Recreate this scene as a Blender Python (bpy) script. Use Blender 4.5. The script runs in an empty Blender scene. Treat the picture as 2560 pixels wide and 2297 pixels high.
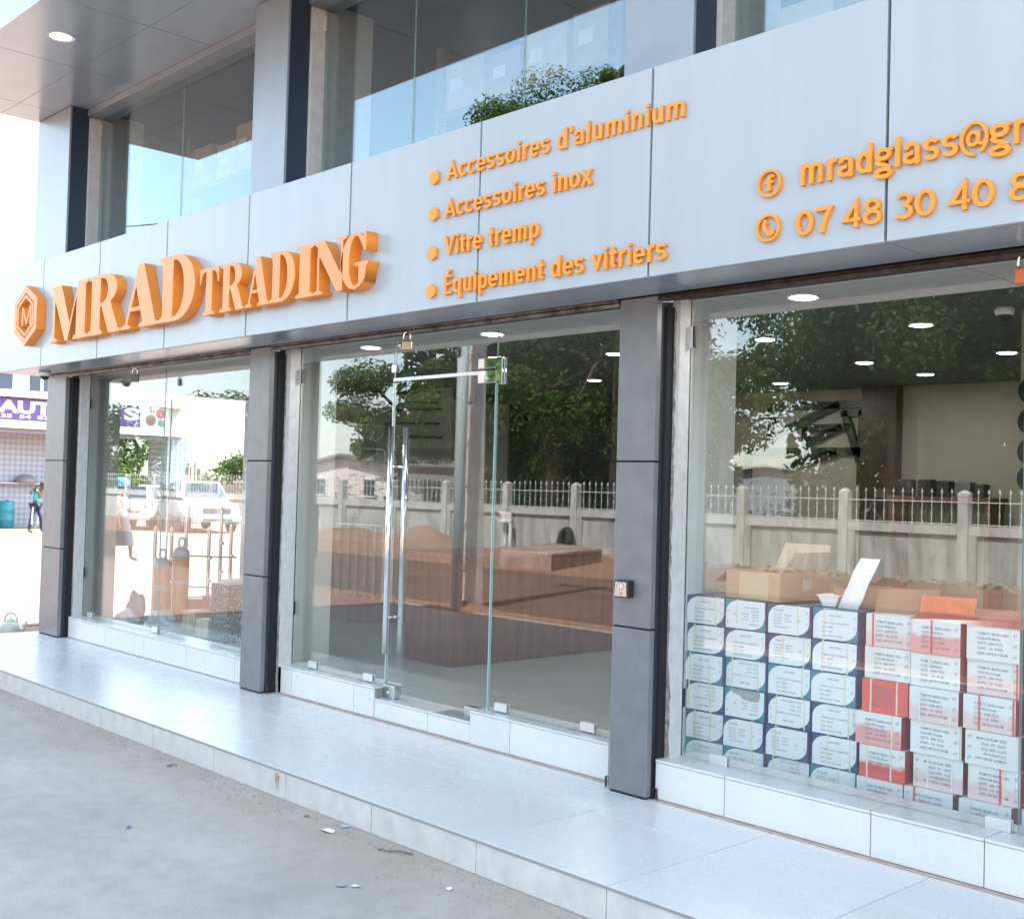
import bpy, bmesh, math, random
import numpy as np
from mathutils import Vector, Matrix
R = math.radians
rnd = random.Random(7)
scn = bpy.context.scene
COL = scn.collection

# ------------------------------------------------------------------ camera
cam_d = bpy.data.cameras.new('camera')
cam = bpy.data.objects.new('camera', cam_d); COL.objects.link(cam)
cam_d.sensor_width = 36.0; cam_d.lens = 2913.36 / 2560 * 36.0
cam_d.clip_start = 0.05; cam_d.clip_end = 2000
yaw, pitch, roll = R(-46.6475), R(1.4799), R(1.5753)
dv = Vector((math.sin(yaw)*math.cos(pitch), math.cos(yaw)*math.cos(pitch), math.sin(pitch)))
rv = Vector((math.cos(yaw), -math.sin(yaw), 0)); uv_ = rv.cross(dv)
r2 = math.cos(roll)*rv + math.sin(roll)*uv_; u2 = -math.sin(roll)*rv + math.cos(roll)*uv_
M = Matrix((r2, u2, -dv)).transposed().to_4x4()
M.translation = Vector((11.1053, -3.6100, 1.6046))
cam.matrix_world = M
scn.camera = cam

# ------------------------------------------------------------------ sky, sun, exposure
SUN = Vector((0.25, 0.694, 1.0)).normalized()          # towards the sun: behind the shop, a little to the right
elev = math.asin(SUN.z); azim = math.atan2(SUN.x, SUN.y)
world = bpy.data.worlds.new('World'); scn.world = world; world.use_nodes = True
wn = world.node_tree; wn.nodes.clear()
sky = wn.nodes.new('ShaderNodeTexSky'); sky.sky_type = 'NISHITA'; sky.sun_disc = False
sky.sun_elevation = elev; sky.sun_rotation = azim
sky.air_density = 1.0; sky.dust_density = 0.9; sky.ozone_density = 1.0; sky.altitude = 50
bg = wn.nodes.new('ShaderNodeBackground'); bg.inputs['Strength'].default_value = 0.15
wo = wn.nodes.new('ShaderNodeOutputWorld')
hz = wn.nodes.new('ShaderNodeHueSaturation'); hz.inputs['Hue'].default_value = 0.487; hz.inputs['Saturation'].default_value = 0.64   # hazy tropical sky: paler blue all over
wn.links.new(sky.outputs[0], hz.inputs['Color']); wn.links.new(hz.outputs[0], bg.inputs[0]); wn.links.new(bg.outputs[0], wo.inputs[0])
sl = bpy.data.lights.new('sun', 'SUN'); sl.energy = 4.0; sl.angle = R(0.6); sl.color = (1.0, 0.96, 0.90)
so = bpy.data.objects.new('sun', sl); COL.objects.link(so)
so.rotation_euler = (-SUN).to_track_quat('-Z', 'Y').to_euler(); so.location = (6, 12, 20)
scn.view_settings.view_transform = 'Standard'; scn.view_settings.look = 'None'
scn.view_settings.gamma = 1.0; scn.view_settings.use_curve_mapping = False
scn.view_settings.exposure = 2.58
scn.cycles.use_denoising = True
scn.cycles.max_bounces = 10; scn.cycles.diffuse_bounces = 4; scn.cycles.glossy_bounces = 5
scn.cycles.transparent_max_bounces = 24; scn.cycles.transmission_bounces = 6
scn.cycles.caustics_reflective = False; scn.cycles.caustics_refractive = False
scn.cycles.sample_clamp_indirect = 6.0

# ------------------------------------------------------------------ helpers
def lk(nt, a, b): nt.links.new(a, b)
def mat(name, col, rough=0.6, metal=0.0, var=0.0, vscale=4.0, bump=0.0, bscale=40.0, spec=0.5, col2=None, detail=4.0, coat=0.0, stretch=None):
    m = bpy.data.materials.new(name); m.use_nodes = True; nt = m.node_tree
    b = nt.nodes['Principled BSDF']
    b.inputs['Base Color'].default_value = (*col, 1); b.inputs['Roughness'].default_value = rough
    b.inputs['Metallic'].default_value = metal; b.inputs['Specular IOR Level'].default_value = spec
    b.inputs['Coat Weight'].default_value = coat
    m.diffuse_color = (*col, 1)
    if var or bump or col2:
        tc = nt.nodes.new('ShaderNodeNewGeometry'); vec = tc.outputs['Position']
        if stretch:
            mp = nt.nodes.new('ShaderNodeMapping'); mp.inputs['Scale'].default_value = stretch
            lk(nt, vec, mp.inputs['Vector']); vec = mp.outputs[0]
        if var or col2:
            nz = nt.nodes.new('ShaderNodeTexNoise'); nz.inputs['Scale'].default_value = vscale; nz.inputs['Detail'].default_value = detail
            nz.inputs['Roughness'].default_value = 0.62
            lk(nt, vec, nz.inputs['Vector'])
            rp = nt.nodes.new('ShaderNodeValToRGB')
            c2 = col2 if col2 else tuple(c*(1-var) for c in col)
            c1 = col if col2 else tuple(min(1, c*(1+var*0.5)) for c in col)
            rp.color_ramp.elements[0].color = (*c2, 1); rp.color_ramp.elements[1].color = (*c1, 1)
            rp.color_ramp.elements[0].position = 0.35; rp.color_ramp.elements[1].position = 0.65
            lk(nt, nz.outputs['Fac'], rp.inputs[0]); lk(nt, rp.outputs[0], b.inputs['Base Color'])
        if bump:
            n2 = nt.nodes.new('ShaderNodeTexNoise'); n2.inputs['Scale'].default_value = bscale; n2.inputs['Detail'].default_value = 6
            lk(nt, vec, n2.inputs['Vector'])
            bp = nt.nodes.new('ShaderNodeBump'); bp.inputs['Strength'].default_value = bump; bp.inputs['Distance'].default_value = 0.02
            lk(nt, n2.outputs['Fac'], bp.inputs['Height']); lk(nt, bp.outputs[0], b.inputs['Normal'])
    return m

def math_node(nt, op, a=None, b=None):
    n = nt.nodes.new('ShaderNodeMath'); n.operation = op
    for i, v in enumerate((a, b)):
        if v is None: continue
        if isinstance(v, (int, float)): n.inputs[i].default_value = v
        else: lk(nt, v, n.inputs[i])
    return n.outputs[0]

def glass(name, tint=(0.965, 0.98, 0.975), base=0.055, gain=1.1, gcol=(0.97, 1, 1)):
    m = bpy.data.materials.new(name); m.use_nodes = True; nt = m.node_tree; nt.nodes.clear()
    out = nt.nodes.new('ShaderNodeOutputMaterial'); mx = nt.nodes.new('ShaderNodeMixShader')
    tr = nt.nodes.new('ShaderNodeBsdfTransparent'); tr.inputs[0].default_value = (*tint, 1)
    gl = nt.nodes.new('ShaderNodeBsdfGlossy'); gl.inputs['Roughness'].default_value = 0.0; gl.inputs[0].default_value = (*gcol, 1)
    ge = nt.nodes.new('ShaderNodeNewGeometry'); vm = nt.nodes.new('ShaderNodeVectorMath'); vm.operation = 'DOT_PRODUCT'
    lk(nt, ge.outputs['Normal'], vm.inputs[0]); lk(nt, ge.outputs['Incoming'], vm.inputs[1])
    c = math_node(nt, 'ABSOLUTE', vm.outputs['Value'])
    p = math_node(nt, 'POWER', math_node(nt, 'SUBTRACT', 1.0, c), 5.0)
    f = math_node(nt, 'MULTIPLY', math_node(nt, 'ADD', math_node(nt, 'MULTIPLY', p, 1 - base), base), gain)
    lk(nt, f, mx.inputs[0]); lk(nt, tr.outputs[0], mx.inputs[1]); lk(nt, gl.outputs[0], mx.inputs[2])
    lk(nt, mx.outputs[0], out.inputs[0])
    return m

def emit(name, col, st):
    m = bpy.data.materials.new(name); m.use_nodes = True; nt = m.node_tree; nt.nodes.clear()
    o = nt.nodes.new('ShaderNodeOutputMaterial'); e = nt.nodes.new('ShaderNodeEmission')
    e.inputs[0].default_value = (*col, 1); e.inputs[1].default_value = st; lk(nt, e.outputs[0], o.inputs[0]); return m

class MB:
    def __init__(s): s.v = []; s.f = []
    def add(s, vs, fs):
        o = len(s.v); s.v += [tuple(v) for v in vs]; s.f += [tuple(i+o for i in f) for f in fs]; return s
    def box(s, x0, x1, y0, y1, z0, z1):
        v = [(x0,y0,z0),(x1,y0,z0),(x1,y1,z0),(x0,y1,z0),(x0,y0,z1),(x1,y0,z1),(x1,y1,z1),(x0,y1,z1)]
        return s.add(v, [(0,3,2,1),(4,5,6,7),(0,1,5,4),(1,2,6,5),(2,3,7,6),(3,0,4,7)])
    def hexa(s, v): return s.add(v, [(0,3,2,1),(4,5,6,7),(0,1,5,4),(1,2,6,5),(2,3,7,6),(3,0,4,7)])
    def quad(s, *v): return s.add(v, [tuple(range(len(v)))])
    def prism(s, pts, y0, y1, plane='xz'):
        n = len(pts)
        if plane == 'xz': a = [(p[0], y0, p[1]) for p in pts]; b = [(p[0], y1, p[1]) for p in pts]
        elif plane == 'yz': a = [(y0, p[0], p[1]) for p in pts]; b = [(y1, p[0], p[1]) for p in pts]
        else: a = [(p[0], p[1], y0) for p in pts]; b = [(p[0], p[1], y1) for p in pts]
        return s.add(a+b, [tuple(range(n-1,-1,-1)), tuple(range(n, 2*n))] + [(i, (i+1)%n, n+(i+1)%n, n+i) for i in range(n)])
    def tube(s, path, r, n=10, caps=True):
        path = [Vector(p) for p in path]; rs = r if isinstance(r, (list, tuple)) else [r]*len(path)
        rings = []
        for i, p in enumerate(path):
            d = (path[min(i+1, len(path)-1)] - path[max(i-1, 0)]).normalized()
            a = d.orthogonal().normalized() if i == 0 else (pa - d*pa.dot(d)).normalized()
            pa = a; b = d.cross(a)
            rings.append([p + rs[i]*(math.cos(2*math.pi*k/n)*a + math.sin(2*math.pi*k/n)*b) for k in range(n)])
        o = []
        for rg in rings: o += rg
        fs = []
        for i in range(len(path)-1):
            for k in range(n): fs.append((i*n+k, i*n+(k+1)%n, (i+1)*n+(k+1)%n, (i+1)*n+k))
        if caps: fs += [tuple(range(n-1,-1,-1)), tuple(range((len(path)-1)*n, len(path)*n))]
        return s.add(o, fs)
    def lathe(s, prof, c=(0,0,0), n=24):
        vs = []; fs = []
        for (r, z) in prof:
            for k in range(n): vs.append((c[0]+r*math.cos(2*math.pi*k/n), c[1]+r*math.sin(2*math.pi*k/n), c[2]+z))
        for i in range(len(prof)-1):
            for k in range(n): fs.append((i*n+k, i*n+(k+1)%n, (i+1)*n+(k+1)%n, (i+1)*n+k))
        fs += [tuple(range(n-1,-1,-1)), tuple(range((len(prof)-1)*n, len(prof)*n))]
        return s.add(vs, fs)
    def mesh(s, name, m=None):
        me = bpy.data.meshes.new(name); me.from_pydata(s.v, [], s.f); me.update()
        if m: me.materials.append(m)
        return me
    def build(s, name, m=None, parent=None, smooth=False, bevel=0.0, seg=2):
        me = s.mesh(name, m)
        o = bpy.data.objects.new(name, me); COL.objects.link(o)
        if parent is not None: o.parent = parent
        if smooth:
            for p in me.polygons: p.use_smooth = True
        if bevel:
            md = o.modifiers.new('bevel', 'BEVEL'); md.width = bevel; md.segments = seg; md.limit_method = 'ANGLE'; md.angle_limit = R(40)
        return o

def tag(o, label, cat, group=None):
    o['label'] = label; o['category'] = cat
    if group: o['group'] = group
    return o
def struct(o): o['kind'] = 'structure'; return o
def empty(name, loc=(0,0,0), rz=0):
    o = bpy.data.objects.new(name, None); COL.objects.link(o); o.location = loc; o.rotation_euler = (0,0,rz); o.empty_display_size = 0.2
    return o
def thing(name, label, cat, loc=(0,0,0), rz=0, group=None): return tag(empty(name, loc, rz), label, cat, group)
def inst(me, name, parent=None, loc=(0,0,0), rz=0, rot=None, scale=None):
    o = bpy.data.objects.new(name, me); COL.objects.link(o); o.location = loc
    o.rotation_euler = rot if rot else (0,0,rz)
    if scale: o.scale = scale
    if parent is not None: o.parent = parent
    return o
def copy_tree(o, parent=None):
    c = o.copy(); COL.objects.link(c); c.parent = parent
    for ch in o.children: copy_tree(ch, c)
    return c

# ------------------------------------------------------------------ materials
M_panel = mat('silver_white_panel', (0.375, 0.43, 0.465), 0.32, 0.0, var=0.04, vscale=1.2, stretch=(6,6,0.6), detail=6)
M_soffit = mat('soffit_panel', (0.36, 0.45, 0.52), 0.22, 0.25, var=0.04, vscale=2)
M_gap = mat('joint_black', (0.012, 0.012, 0.014), 0.9)
M_col = mat('grey_column_panel', (0.19, 0.196, 0.206), 0.38, 0.2, var=0.10, vscale=8)
M_coldark = mat('dark_channel', (0.028, 0.032, 0.042), 0.6, var=0.25, vscale=9)
M_upcol = mat('pale_grey_column_panel', (0.29, 0.335, 0.375), 0.35, 0.2, var=0.05, vscale=3)
M_navy = mat('dark_blue_side_panel', (0.03, 0.045, 0.075), 0.4, 0.2)
M_jamb = mat('white_jamb_plaster', (0.58, 0.59, 0.59), 0.7, var=0.10, vscale=14, bump=0.15, bscale=60)
M_wall = mat('white_interior_wall', (0.55, 0.57, 0.56), 0.7, var=0.05, vscale=2)
M_beige = mat('beige_interior_wall', (0.31, 0.29, 0.24), 0.7, var=0.05, vscale=2)
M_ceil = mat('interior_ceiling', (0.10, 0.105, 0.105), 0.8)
M_ifloor = mat('interior_floor_tile', (0.33, 0.35, 0.335), 0.18, var=0.06, vscale=1.5)
M_tile = mat('white_porcelain_tile', (0.67, 0.67, 0.655), 0.27, var=0.035, vscale=1.6, detail=6)
M_riser = mat('riser_tile', (0.60, 0.575, 0.54), 0.35, var=0.14, vscale=7, detail=8)
def tile_mat(m):
    nt = m.node_tree; b = nt.nodes['Principled BSDF']; src = b.inputs['Base Color'].links[0].from_socket
    g = nt.nodes.new('ShaderNodeNewGeometry'); oi = nt.nodes.new('ShaderNodeObjectInfo')
    def n(sc, det):
        q = nt.nodes.new('ShaderNodeTexNoise'); q.inputs['Scale'].default_value = sc; q.inputs['Detail'].default_value = det; q.inputs['Roughness'].default_value = 0.7; lk(nt, g.outputs['Position'], q.inputs['Vector']); return q.outputs['Fac']
    f = math_node(nt, 'MULTIPLY', n(2.3, 8), n(13, 6)); mr = nt.nodes.new('ShaderNodeMapRange'); mr.inputs[1].default_value = 0.14; mr.inputs[2].default_value = 0.50; mr.inputs[4].default_value = 0.11; lk(nt, f, mr.inputs[0])
    mx = nt.nodes.new('ShaderNodeMix'); mx.data_type = 'RGBA'; lk(nt, mr.outputs[0], mx.inputs['Factor']); lk(nt, src, mx.inputs[6]); mx.inputs[7].default_value = (0.50, 0.46, 0.41, 1)
    hs = nt.nodes.new('ShaderNodeHueSaturation'); lk(nt, mx.outputs[2], hs.inputs['Color']); lk(nt, math_node(nt, 'ADD', math_node(nt, 'MULTIPLY', oi.outputs['Random'], 0.07), 0.95), hs.inputs['Value'])
    lk(nt, hs.outputs[0], b.inputs['Base Color'])
    r = nt.nodes.new('ShaderNodeMapRange'); r.inputs[1].default_value = 0.3; r.inputs[2].default_value = 0.7; r.inputs[3].default_value = 0.24; r.inputs[4].default_value = 0.30; lk(nt, n(3.1, 6), r.inputs[0]); lk(nt, r.outputs[0], b.inputs['Roughness'])
tile_mat(M_tile)
M_grout = mat('grout', (0.30, 0.27, 0.25), 0.9)
M_trim = mat('tile_edge_trim', (0.34, 0.34, 0.33), 0.5, 0.3)
M_conc = None
M_orange = mat('orange_letter_face', (0.80, 0.305, 0.095), 0.45, var=0.03, vscale=5)
M_orange2 = mat('orange_flat_letter', (0.82, 0.29, 0.02), 0.4)
M_oside = mat('orange_letter_side', (0.82, 0.27, 0.03), 0.45, var=0.08, vscale=9)
M_steel = mat('polished_steel', (0.86, 0.86, 0.86), 0.16, 1.0)
M_mirror = mat('mirror_steel', (0.80, 0.80, 0.80), 0.03, 1.0)
M_brush = mat('brushed_steel', (0.55, 0.56, 0.57), 0.28, 1.0)
M_clip = mat('satin_clip', (0.72, 0.74, 0.74), 0.35, 0.6)
M_rust = mat('rusty_rail', (0.085, 0.055, 0.05), 0.6, 0.3, var=0.5, vscale=14, col2=(0.03, 0.015, 0.014))
M_rail = mat('dull_pipe', (0.22, 0.21, 0.20), 0.45, 0.5, var=0.45, vscale=10, col2=(0.075, 0.05, 0.042))
M_black = mat('black_plastic', (0.015, 0.015, 0.016), 0.4)
M_brass = mat('brass', (0.62, 0.40, 0.16), 0.3, 0.9)
M_wood = mat('dark_red_wood', (0.15, 0.058, 0.038), 0.35, var=0.35, vscale=3, stretch=(6,6,0.5))
M_kraft = mat('kraft_cardboard', (0.50, 0.34, 0.22), 0.8, var=0.08, vscale=6)
M_kraft_d = mat('dark_kraft_cardboard', (0.33, 0.19, 0.12), 0.8, var=0.1, vscale=6)
M_paper = mat('white_paper', (0.82, 0.84, 0.86), 0.7)
M_glass = glass('shop_glass')
M_glass_u = glass('upper_glass', tint=(0.90, 0.94, 0.94), base=0.095, gain=1.2, gcol=(0.76, 0.92, 1.0))
M_gedge = mat('glass_edge_green', (0.35, 0.52, 0.48), 0.25, spec=0.8)
M_lamp = emit('lamp_diffuser', (1.0, 0.98, 0.94), 9.0)
M_white = mat('white_paint', (0.80, 0.80, 0.80), 0.5)
M_skin = mat('dark_skin', (0.085, 0.045, 0.03), 0.5)

def concrete_mat():
    m = mat('forecourt_concrete', (0.42, 0.405, 0.39), 0.85, bump=0.25, bscale=55)
    nt = m.node_tree; b = nt.nodes['Principled BSDF']
    g = nt.nodes.new('ShaderNodeNewGeometry')
    def nz(sc, det, sx=1, sy=1):
        mp = nt.nodes.new('ShaderNodeMapping'); mp.inputs['Scale'].default_value = (sx, sy, 1); lk(nt, g.outputs['Position'], mp.inputs[0])
        n = nt.nodes.new('ShaderNodeTexNoise'); n.inputs['Scale'].default_value = sc; n.inputs['Detail'].default_value = det; n.inputs['Roughness'].default_value = 0.65
        lk(nt, mp.outputs[0], n.inputs['Vector']); return n.outputs['Fac']
    def ramp(x, a, ca, bb, cb):
        r = nt.nodes.new('ShaderNodeValToRGB'); e = r.color_ramp.elements
        e[0].position = a; e[0].color = (*ca, 1); e[1].position = bb; e[1].color = (*cb, 1); lk(nt, x, r.inputs[0]); return r.outputs[0]
    def mixc(f, a, c):
        mx = nt.nodes.new('ShaderNodeMix'); mx.data_type = 'RGBA'; lk(nt, f, mx.inputs['Factor'])
        lk(nt, a, mx.inputs[6]); 
        if isinstance(c, tuple): mx.inputs[7].default_value = (*c, 1)
        else: lk(nt, c, mx.inputs[7])
        return mx.outputs[2]
    base = ramp(nz(0.7, 8), 0.3, (0.35, 0.315, 0.28), 0.7, (0.49, 0.455, 0.41))
    fine = ramp(nz(7, 10), 0.40, (0.0, 0.0, 0.0), 0.70, (1, 1, 1))
    c = mixc(math_node(nt, 'MULTIPLY', fine, 0.42), base, (0.25, 0.235, 0.22))
    # sandy dust gathered along the foot of the step and in patches
    sx = nt.nodes.new('ShaderNodeSeparateXYZ'); lk(nt, g.outputs['Position'], sx.inputs[0])
    near = nt.nodes.new('ShaderNodeMapRange'); near.inputs[1].default_value = -1.1; near.inputs[2].default_value = 0.0; near.inputs[3].default_value = 0; near.inputs[4].default_value = 1
    lk(nt, sx.outputs['Y'], near.inputs[0])
    d = math_node(nt, 'MULTIPLY', math_node(nt, 'ADD', math_node(nt, 'MULTIPLY', near.outputs[0], 0.55), -0.12), math_node(nt, 'MULTIPLY', nz(2.4, 8), 2.2))
    dd = nt.nodes.new('ShaderNodeClamp'); lk(nt, d, dd.inputs[0])
    c = mixc(dd.outputs[0], c, (0.36, 0.28, 0.22))
    lk(nt, c, b.inputs['Base Color'])
    return m
M_conc = concrete_mat()
M_sand = mat('laterite_sand', (0.27, 0.15, 0.10), 0.95, var=0.25, vscale=0.8, bump=0.5, bscale=6, detail=8)
M_asph = mat('dusty_asphalt', (0.13, 0.08, 0.06), 0.9, var=0.25, vscale=0.7, bump=0.2, bscale=60, detail=8)
M_bwall = mat('weathered_wall_concrete', (0.40, 0.385, 0.36), 0.9, var=0.38, vscale=2.0, bump=0.2, bscale=20, stretch=(2.2,2.2,0.45), detail=8)
M_iron = mat('white_painted_iron', (0.50, 0.51, 0.50), 0.5)
M_pole = mat('pole_concrete', (0.66, 0.57, 0.52), 0.85, var=0.18, vscale=3, bump=0.2, bscale=30)
M_pole2 = mat('grey_pipe_post', (0.55, 0.60, 0.62), 0.6, 0.0)
M_bark = mat('bark', (0.13, 0.095, 0.07), 0.95, var=0.4, vscale=6, bump=0.6, bscale=12, stretch=(1,1,0.3))
def leaf_mat(name, c1, c2, tr=0.35):
    m = bpy.data.materials.new(name); m.use_nodes = True; nt = m.node_tree; nt.nodes.clear()
    o = nt.nodes.new('ShaderNodeOutputMaterial'); d = nt.nodes.new('ShaderNodeBsdfDiffuse'); t = nt.nodes.new('ShaderNodeBsdfTranslucent')
    mx = nt.nodes.new('ShaderNodeMixShader'); mx.inputs[0].default_value = tr
    g = nt.nodes.new('ShaderNodeNewGeometry'); n = nt.nodes.new('ShaderNodeTexNoise'); n.inputs['Scale'].default_value = 0.9; n.inputs['Detail'].default_value = 3
    lk(nt, g.outputs['Position'], n.inputs['Vector'])
    a = math_node(nt, 'ADD', math_node(nt, 'MULTIPLY', g.outputs['Random Per Island'], 0.5), math_node(nt, 'MULTIPLY', n.outputs['Fac'], 0.6))
    r = nt.nodes.new('ShaderNodeValToRGB'); r.color_ramp.elements[0].position = 0.25; r.color_ramp.elements[1].position = 0.85
    r.color_ramp.elements[0].color = (*c1, 1); r.color_ramp.elements[1].color = (*c2, 1)
    lk(nt, a, r.inputs[0]); lk(nt, r.outputs[0], d.inputs[0]); lk(nt, r.outputs[0], t.inputs[0])
    lk(nt, d.outputs[0], mx.inputs[1]); lk(nt, t.outputs[0], mx.inputs[2]); lk(nt, mx.outputs[0], o.inputs[0])
    return m
M_leaf = leaf_mat('mango_leaf', (0.022, 0.05, 0.016), (0.11, 0.18, 0.045))
M_leaf2 = leaf_mat('feathery_leaf', (0.04, 0.075, 0.02), (0.14, 0.20, 0.06))
M_leaf3 = leaf_mat('hedge_leaf', (0.02, 0.045, 0.015), (0.07, 0.12, 0.03))

# ================================================================== THE SETTING
g = MB().quad((-400,-400,-0.180),(400,-400,-0.180),(400,400,-0.180),(-400,400,-0.180)).build('ground', M_sand); struct(g)
fc = MB().box(-2.9, 16.0, -4.75, 0.02, -0.40, -0.160).build('forecourt', M_conc); struct(fc)
struct(MB().box(-400, 400, -11.4, -5.35, -0.30, -0.172).build('road', M_asph))
# side lane on the left of the shop, beaten earth lighter than the verge
M_lane = mat('pale_beaten_earth', (0.26, 0.172, 0.138), 0.95, var=0.16, vscale=0.5, bump=0.4, bscale=5, detail=8)
struct(MB().box(-27.0, -2.95, -4.6, 60, -0.30, -0.168).build('side_lane', M_lane))

# platform with tiles
plat = struct(MB().box(-1.085, 12.6, 0.014, 1.5, -0.155, -0.012).build('platform', M_grout))
PX = [-1.10] + [-0.889 + 0.8*k for k in range(17)]
PY = [(0.0, 0.775), (0.775, 1.46)]
G = 0.0025
for i in range(len(PX)-1):
    for (a, b) in PY:
        MB().box(PX[i]+G, PX[i+1]-G, a+G, b-G, -0.011, 0.0).build('floor_tile', M_tile, plat, bevel=0.0012, seg=1)
    MB().box(PX[i]+G, PX[i+1]-G, 0.002, 0.013, -0.158, -0.014).build('riser_tile', M_riser, plat, bevel=0.001, seg=1)
for (a, b) in PY:
    MB().box(-1.097, -1.086, a+G, b-G, -0.158, -0.014).build('riser_tile', M_riser, plat)
MB().box(-1.1, 12.6, -0.0015, 0.0015, -0.0125, -0.0015).build('edge_trim', M_trim, plat)
# rust stain run down the riser under a corroded screw
M_stain = mat('rust_stain', (0.36, 0.16, 0.07), 0.9, col2=(0.55, 0.46, 0.38), vscale=26, detail=8)
MB().prism([(5.398,-0.03),(5.425,-0.022),(5.447,-0.04),(5.443,-0.085),(5.430,-0.118),(5.415,-0.10),(5.405,-0.072)], -0.0005, 0.0015).build('rust_stain', M_stain, plat)

# ================================================================== SHOP BUILDING
shop = thing('shop_building', 'two storey shop clad in silver panels with grey columns and tall glass fronts', 'building')
YF = 0.726; Z0 = 2.656; Z1 = 3.684
JX = [-1.21] + [-0.089 + 1.2546*k for k in range(11)]
fas = MB().box(-1.19, 12.4, YF+0.03, 1.30, Z0+0.02, Z1-0.02).build('fascia_core', M_gap, shop)
for i in range(len(JX)-1):
    MB().box(JX[i]+0.007, JX[i+1]-0.007, YF, YF+0.028, Z0, Z1).build('fascia_panel', M_panel, shop, bevel=0.003)
    MB().box(JX[i]+0.004, JX[i+1]-0.004, YF+0.030, 1.133, Z0, Z0+0.015).build('soffit_panel', M_soffit, shop)
    MB().box(JX[i]+0.004, JX[i+1]-0.004, YF+0.030, 1.42, Z1-0.018, Z1-0.002).build('fascia_cap', M_panel, shop)
MB().box(-1.214, -1.192, YF+0.002, 1.46, Z0, Z1).build('fascia_end_panel', M_panel, shop)

# ---- ground floor columns
def gcol(x0, x1, jr):
    c = MB().box(x0-0.02, jr, 1.285, 1.395, 0.0, 2.80).build('column', M_jamb, shop)
    MB().box(x0+0.02, x1-0.006, 1.190, 1.283, 0.0, Z0-0.002).build('shutter_channel', M_coldark, c)
    for (a, b) in ((0.012, 0.882), (0.892, 1.768), (1.778, Z0-0.004)):
        MB().box(x0, x1, 1.147, 1.188, a, b).build('cladding_panel', M_col, c, bevel=0.004)
    MB().box(x0+0.01, x1-0.01, 1.152, 1.186, 0.0, Z0-0.004).build('joint_backing', M_gap, c)
    MB().box(x1-0.004, x1+0.012, 1.222, 1.282, 0.0, 2.60).build('shutter_guide', M_gap, c)
    return c
colA = gcol(-0.967, -0.500, -0.44)
colB = gcol(3.040, 3.337, 3.412)
colC = gcol(6.893, 7.154, 7.200)
colD = gcol(10.75, 11.02, 11.07)
# ragged old mortar left on the jamb beside each channel
M_mortar = mat('old_mortar', (0.33, 0.29, 0.26), 0.95, var=0.5, vscale=30, bump=0.5, bscale=50)
for xj, c in ((-0.488, colA), (3.349, colB), (7.166, colC)):
    pts = []; z = 0.01; rr = random.Random(int(xj*100))
    L = []; 
    while z < 2.6: L.append((xj+0.004+rr.random()*0.014 + (0.012 if z < 0.6 else 0), z)); z += 0.03+rr.random()*0.05
    pts = [(xj-0.004, 0.01)] + L + [(xj-0.004, 2.6)]
    MB().prism(pts, 1.279, 1.286).build('mortar_edge', M_mortar, c)
# ---- sill walls with tiles
def sill(x0, x1, y, h, joints):
    s = MB().box(x0, x1, y+0.012, 1.52, 0.0, h-0.014).build('sill_wall', M_grout, shop)
    e = [x0] + joints + [x1]
    for i in range(len(e)-1):
        MB().box(e[i]+G, e[i+1]-G, y, y+0.011, 0.006, h-0.016).build('sill_tile', M_tile, s, bevel=0.001, seg=1)
        MB().box(e[i]+G, e[i+1]-G, y-0.004, 1.53, h-0.013, h).build('sill_cap_tile', M_tile, s, bevel=0.0015, seg=1)
    return s
sill(-0.47, 3.02, 1.250, 0.210, [0.383, 1.183, 1.983, 2.783])
sill(3.352, 4.598, 1.285, 0.215, [3.56, 4.36])
sill(4.600, 5.600, 1.288, 0.140, [5.18])
sill(5.602, 6.872, 1.282, 0.215, [5.97, 6.77])
sill(7.166, 10.73, 1.207, 0.210, [7.61, 8.41, 8.93, 9.73, 10.53])
M_pinkdust = mat('pink_mortar_dust', (0.55, 0.36, 0.27), 0.95, var=0.2, vscale=12)
for (a, b, y) in ((3.36, 6.87, 1.281), (7.17, 10.7, 1.203)):
    MB().box(a, b, y-0.028, y, 0.0015, 0.004).build('mortar_line', M_pinkdust, shop)

# ---- glass: panes with green edges
YG = 1.38
def pane(x0, x1, z0, z1, name='window_pane', parent=None, m=None, y=None, th=0.010):
    y = YG if y is None else y
    me = MB().box(x0, x1, y-th/2, y+th/2, z0, z1).mesh(name, m or M_glass); me.materials.append(M_gedge)
    for k in (0, 1, 3, 5): me.polygons[k].material_index = 1
    o = bpy.data.objects.new(name, me); COL.objects.link(o); o.parent = parent or shop
    return o
def clip(x, z, w=0.11, h=0.05, y=None):
    y = YG if y is None else y
    return MB().box(x, x+w, y-0.016, y-0.006, z, z+h).box(x, x+w, y+0.006, y+0.016, z, z+h).build('pane_clip', M_clip, shop, bevel=0.002)
pane(-0.44, 1.180, 0.215, 2.64); pane(1.186, 3.02, 0.215, 2.64)
pane(3.412, 4.598, 0.218, 2.64); pane(5.668, 6.90, 0.218, 2.64)
pane(4.604, 5.662, 2.362, 2.64)
pane(7.200, 8.995, 0.214, 2.64); pane(9.001, 10.75, 0.214, 2.64)
for x, z in ((-0.30, 0.215), (1.10, 0.216), (2.86, 0.216), (3.653, 0.226), (4.352, 0.226), (5.735, 0.226), (6.470, 0.226), (7.395, 0.212), (8.86, 0.212)): clip(x, z-0.002)
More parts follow.
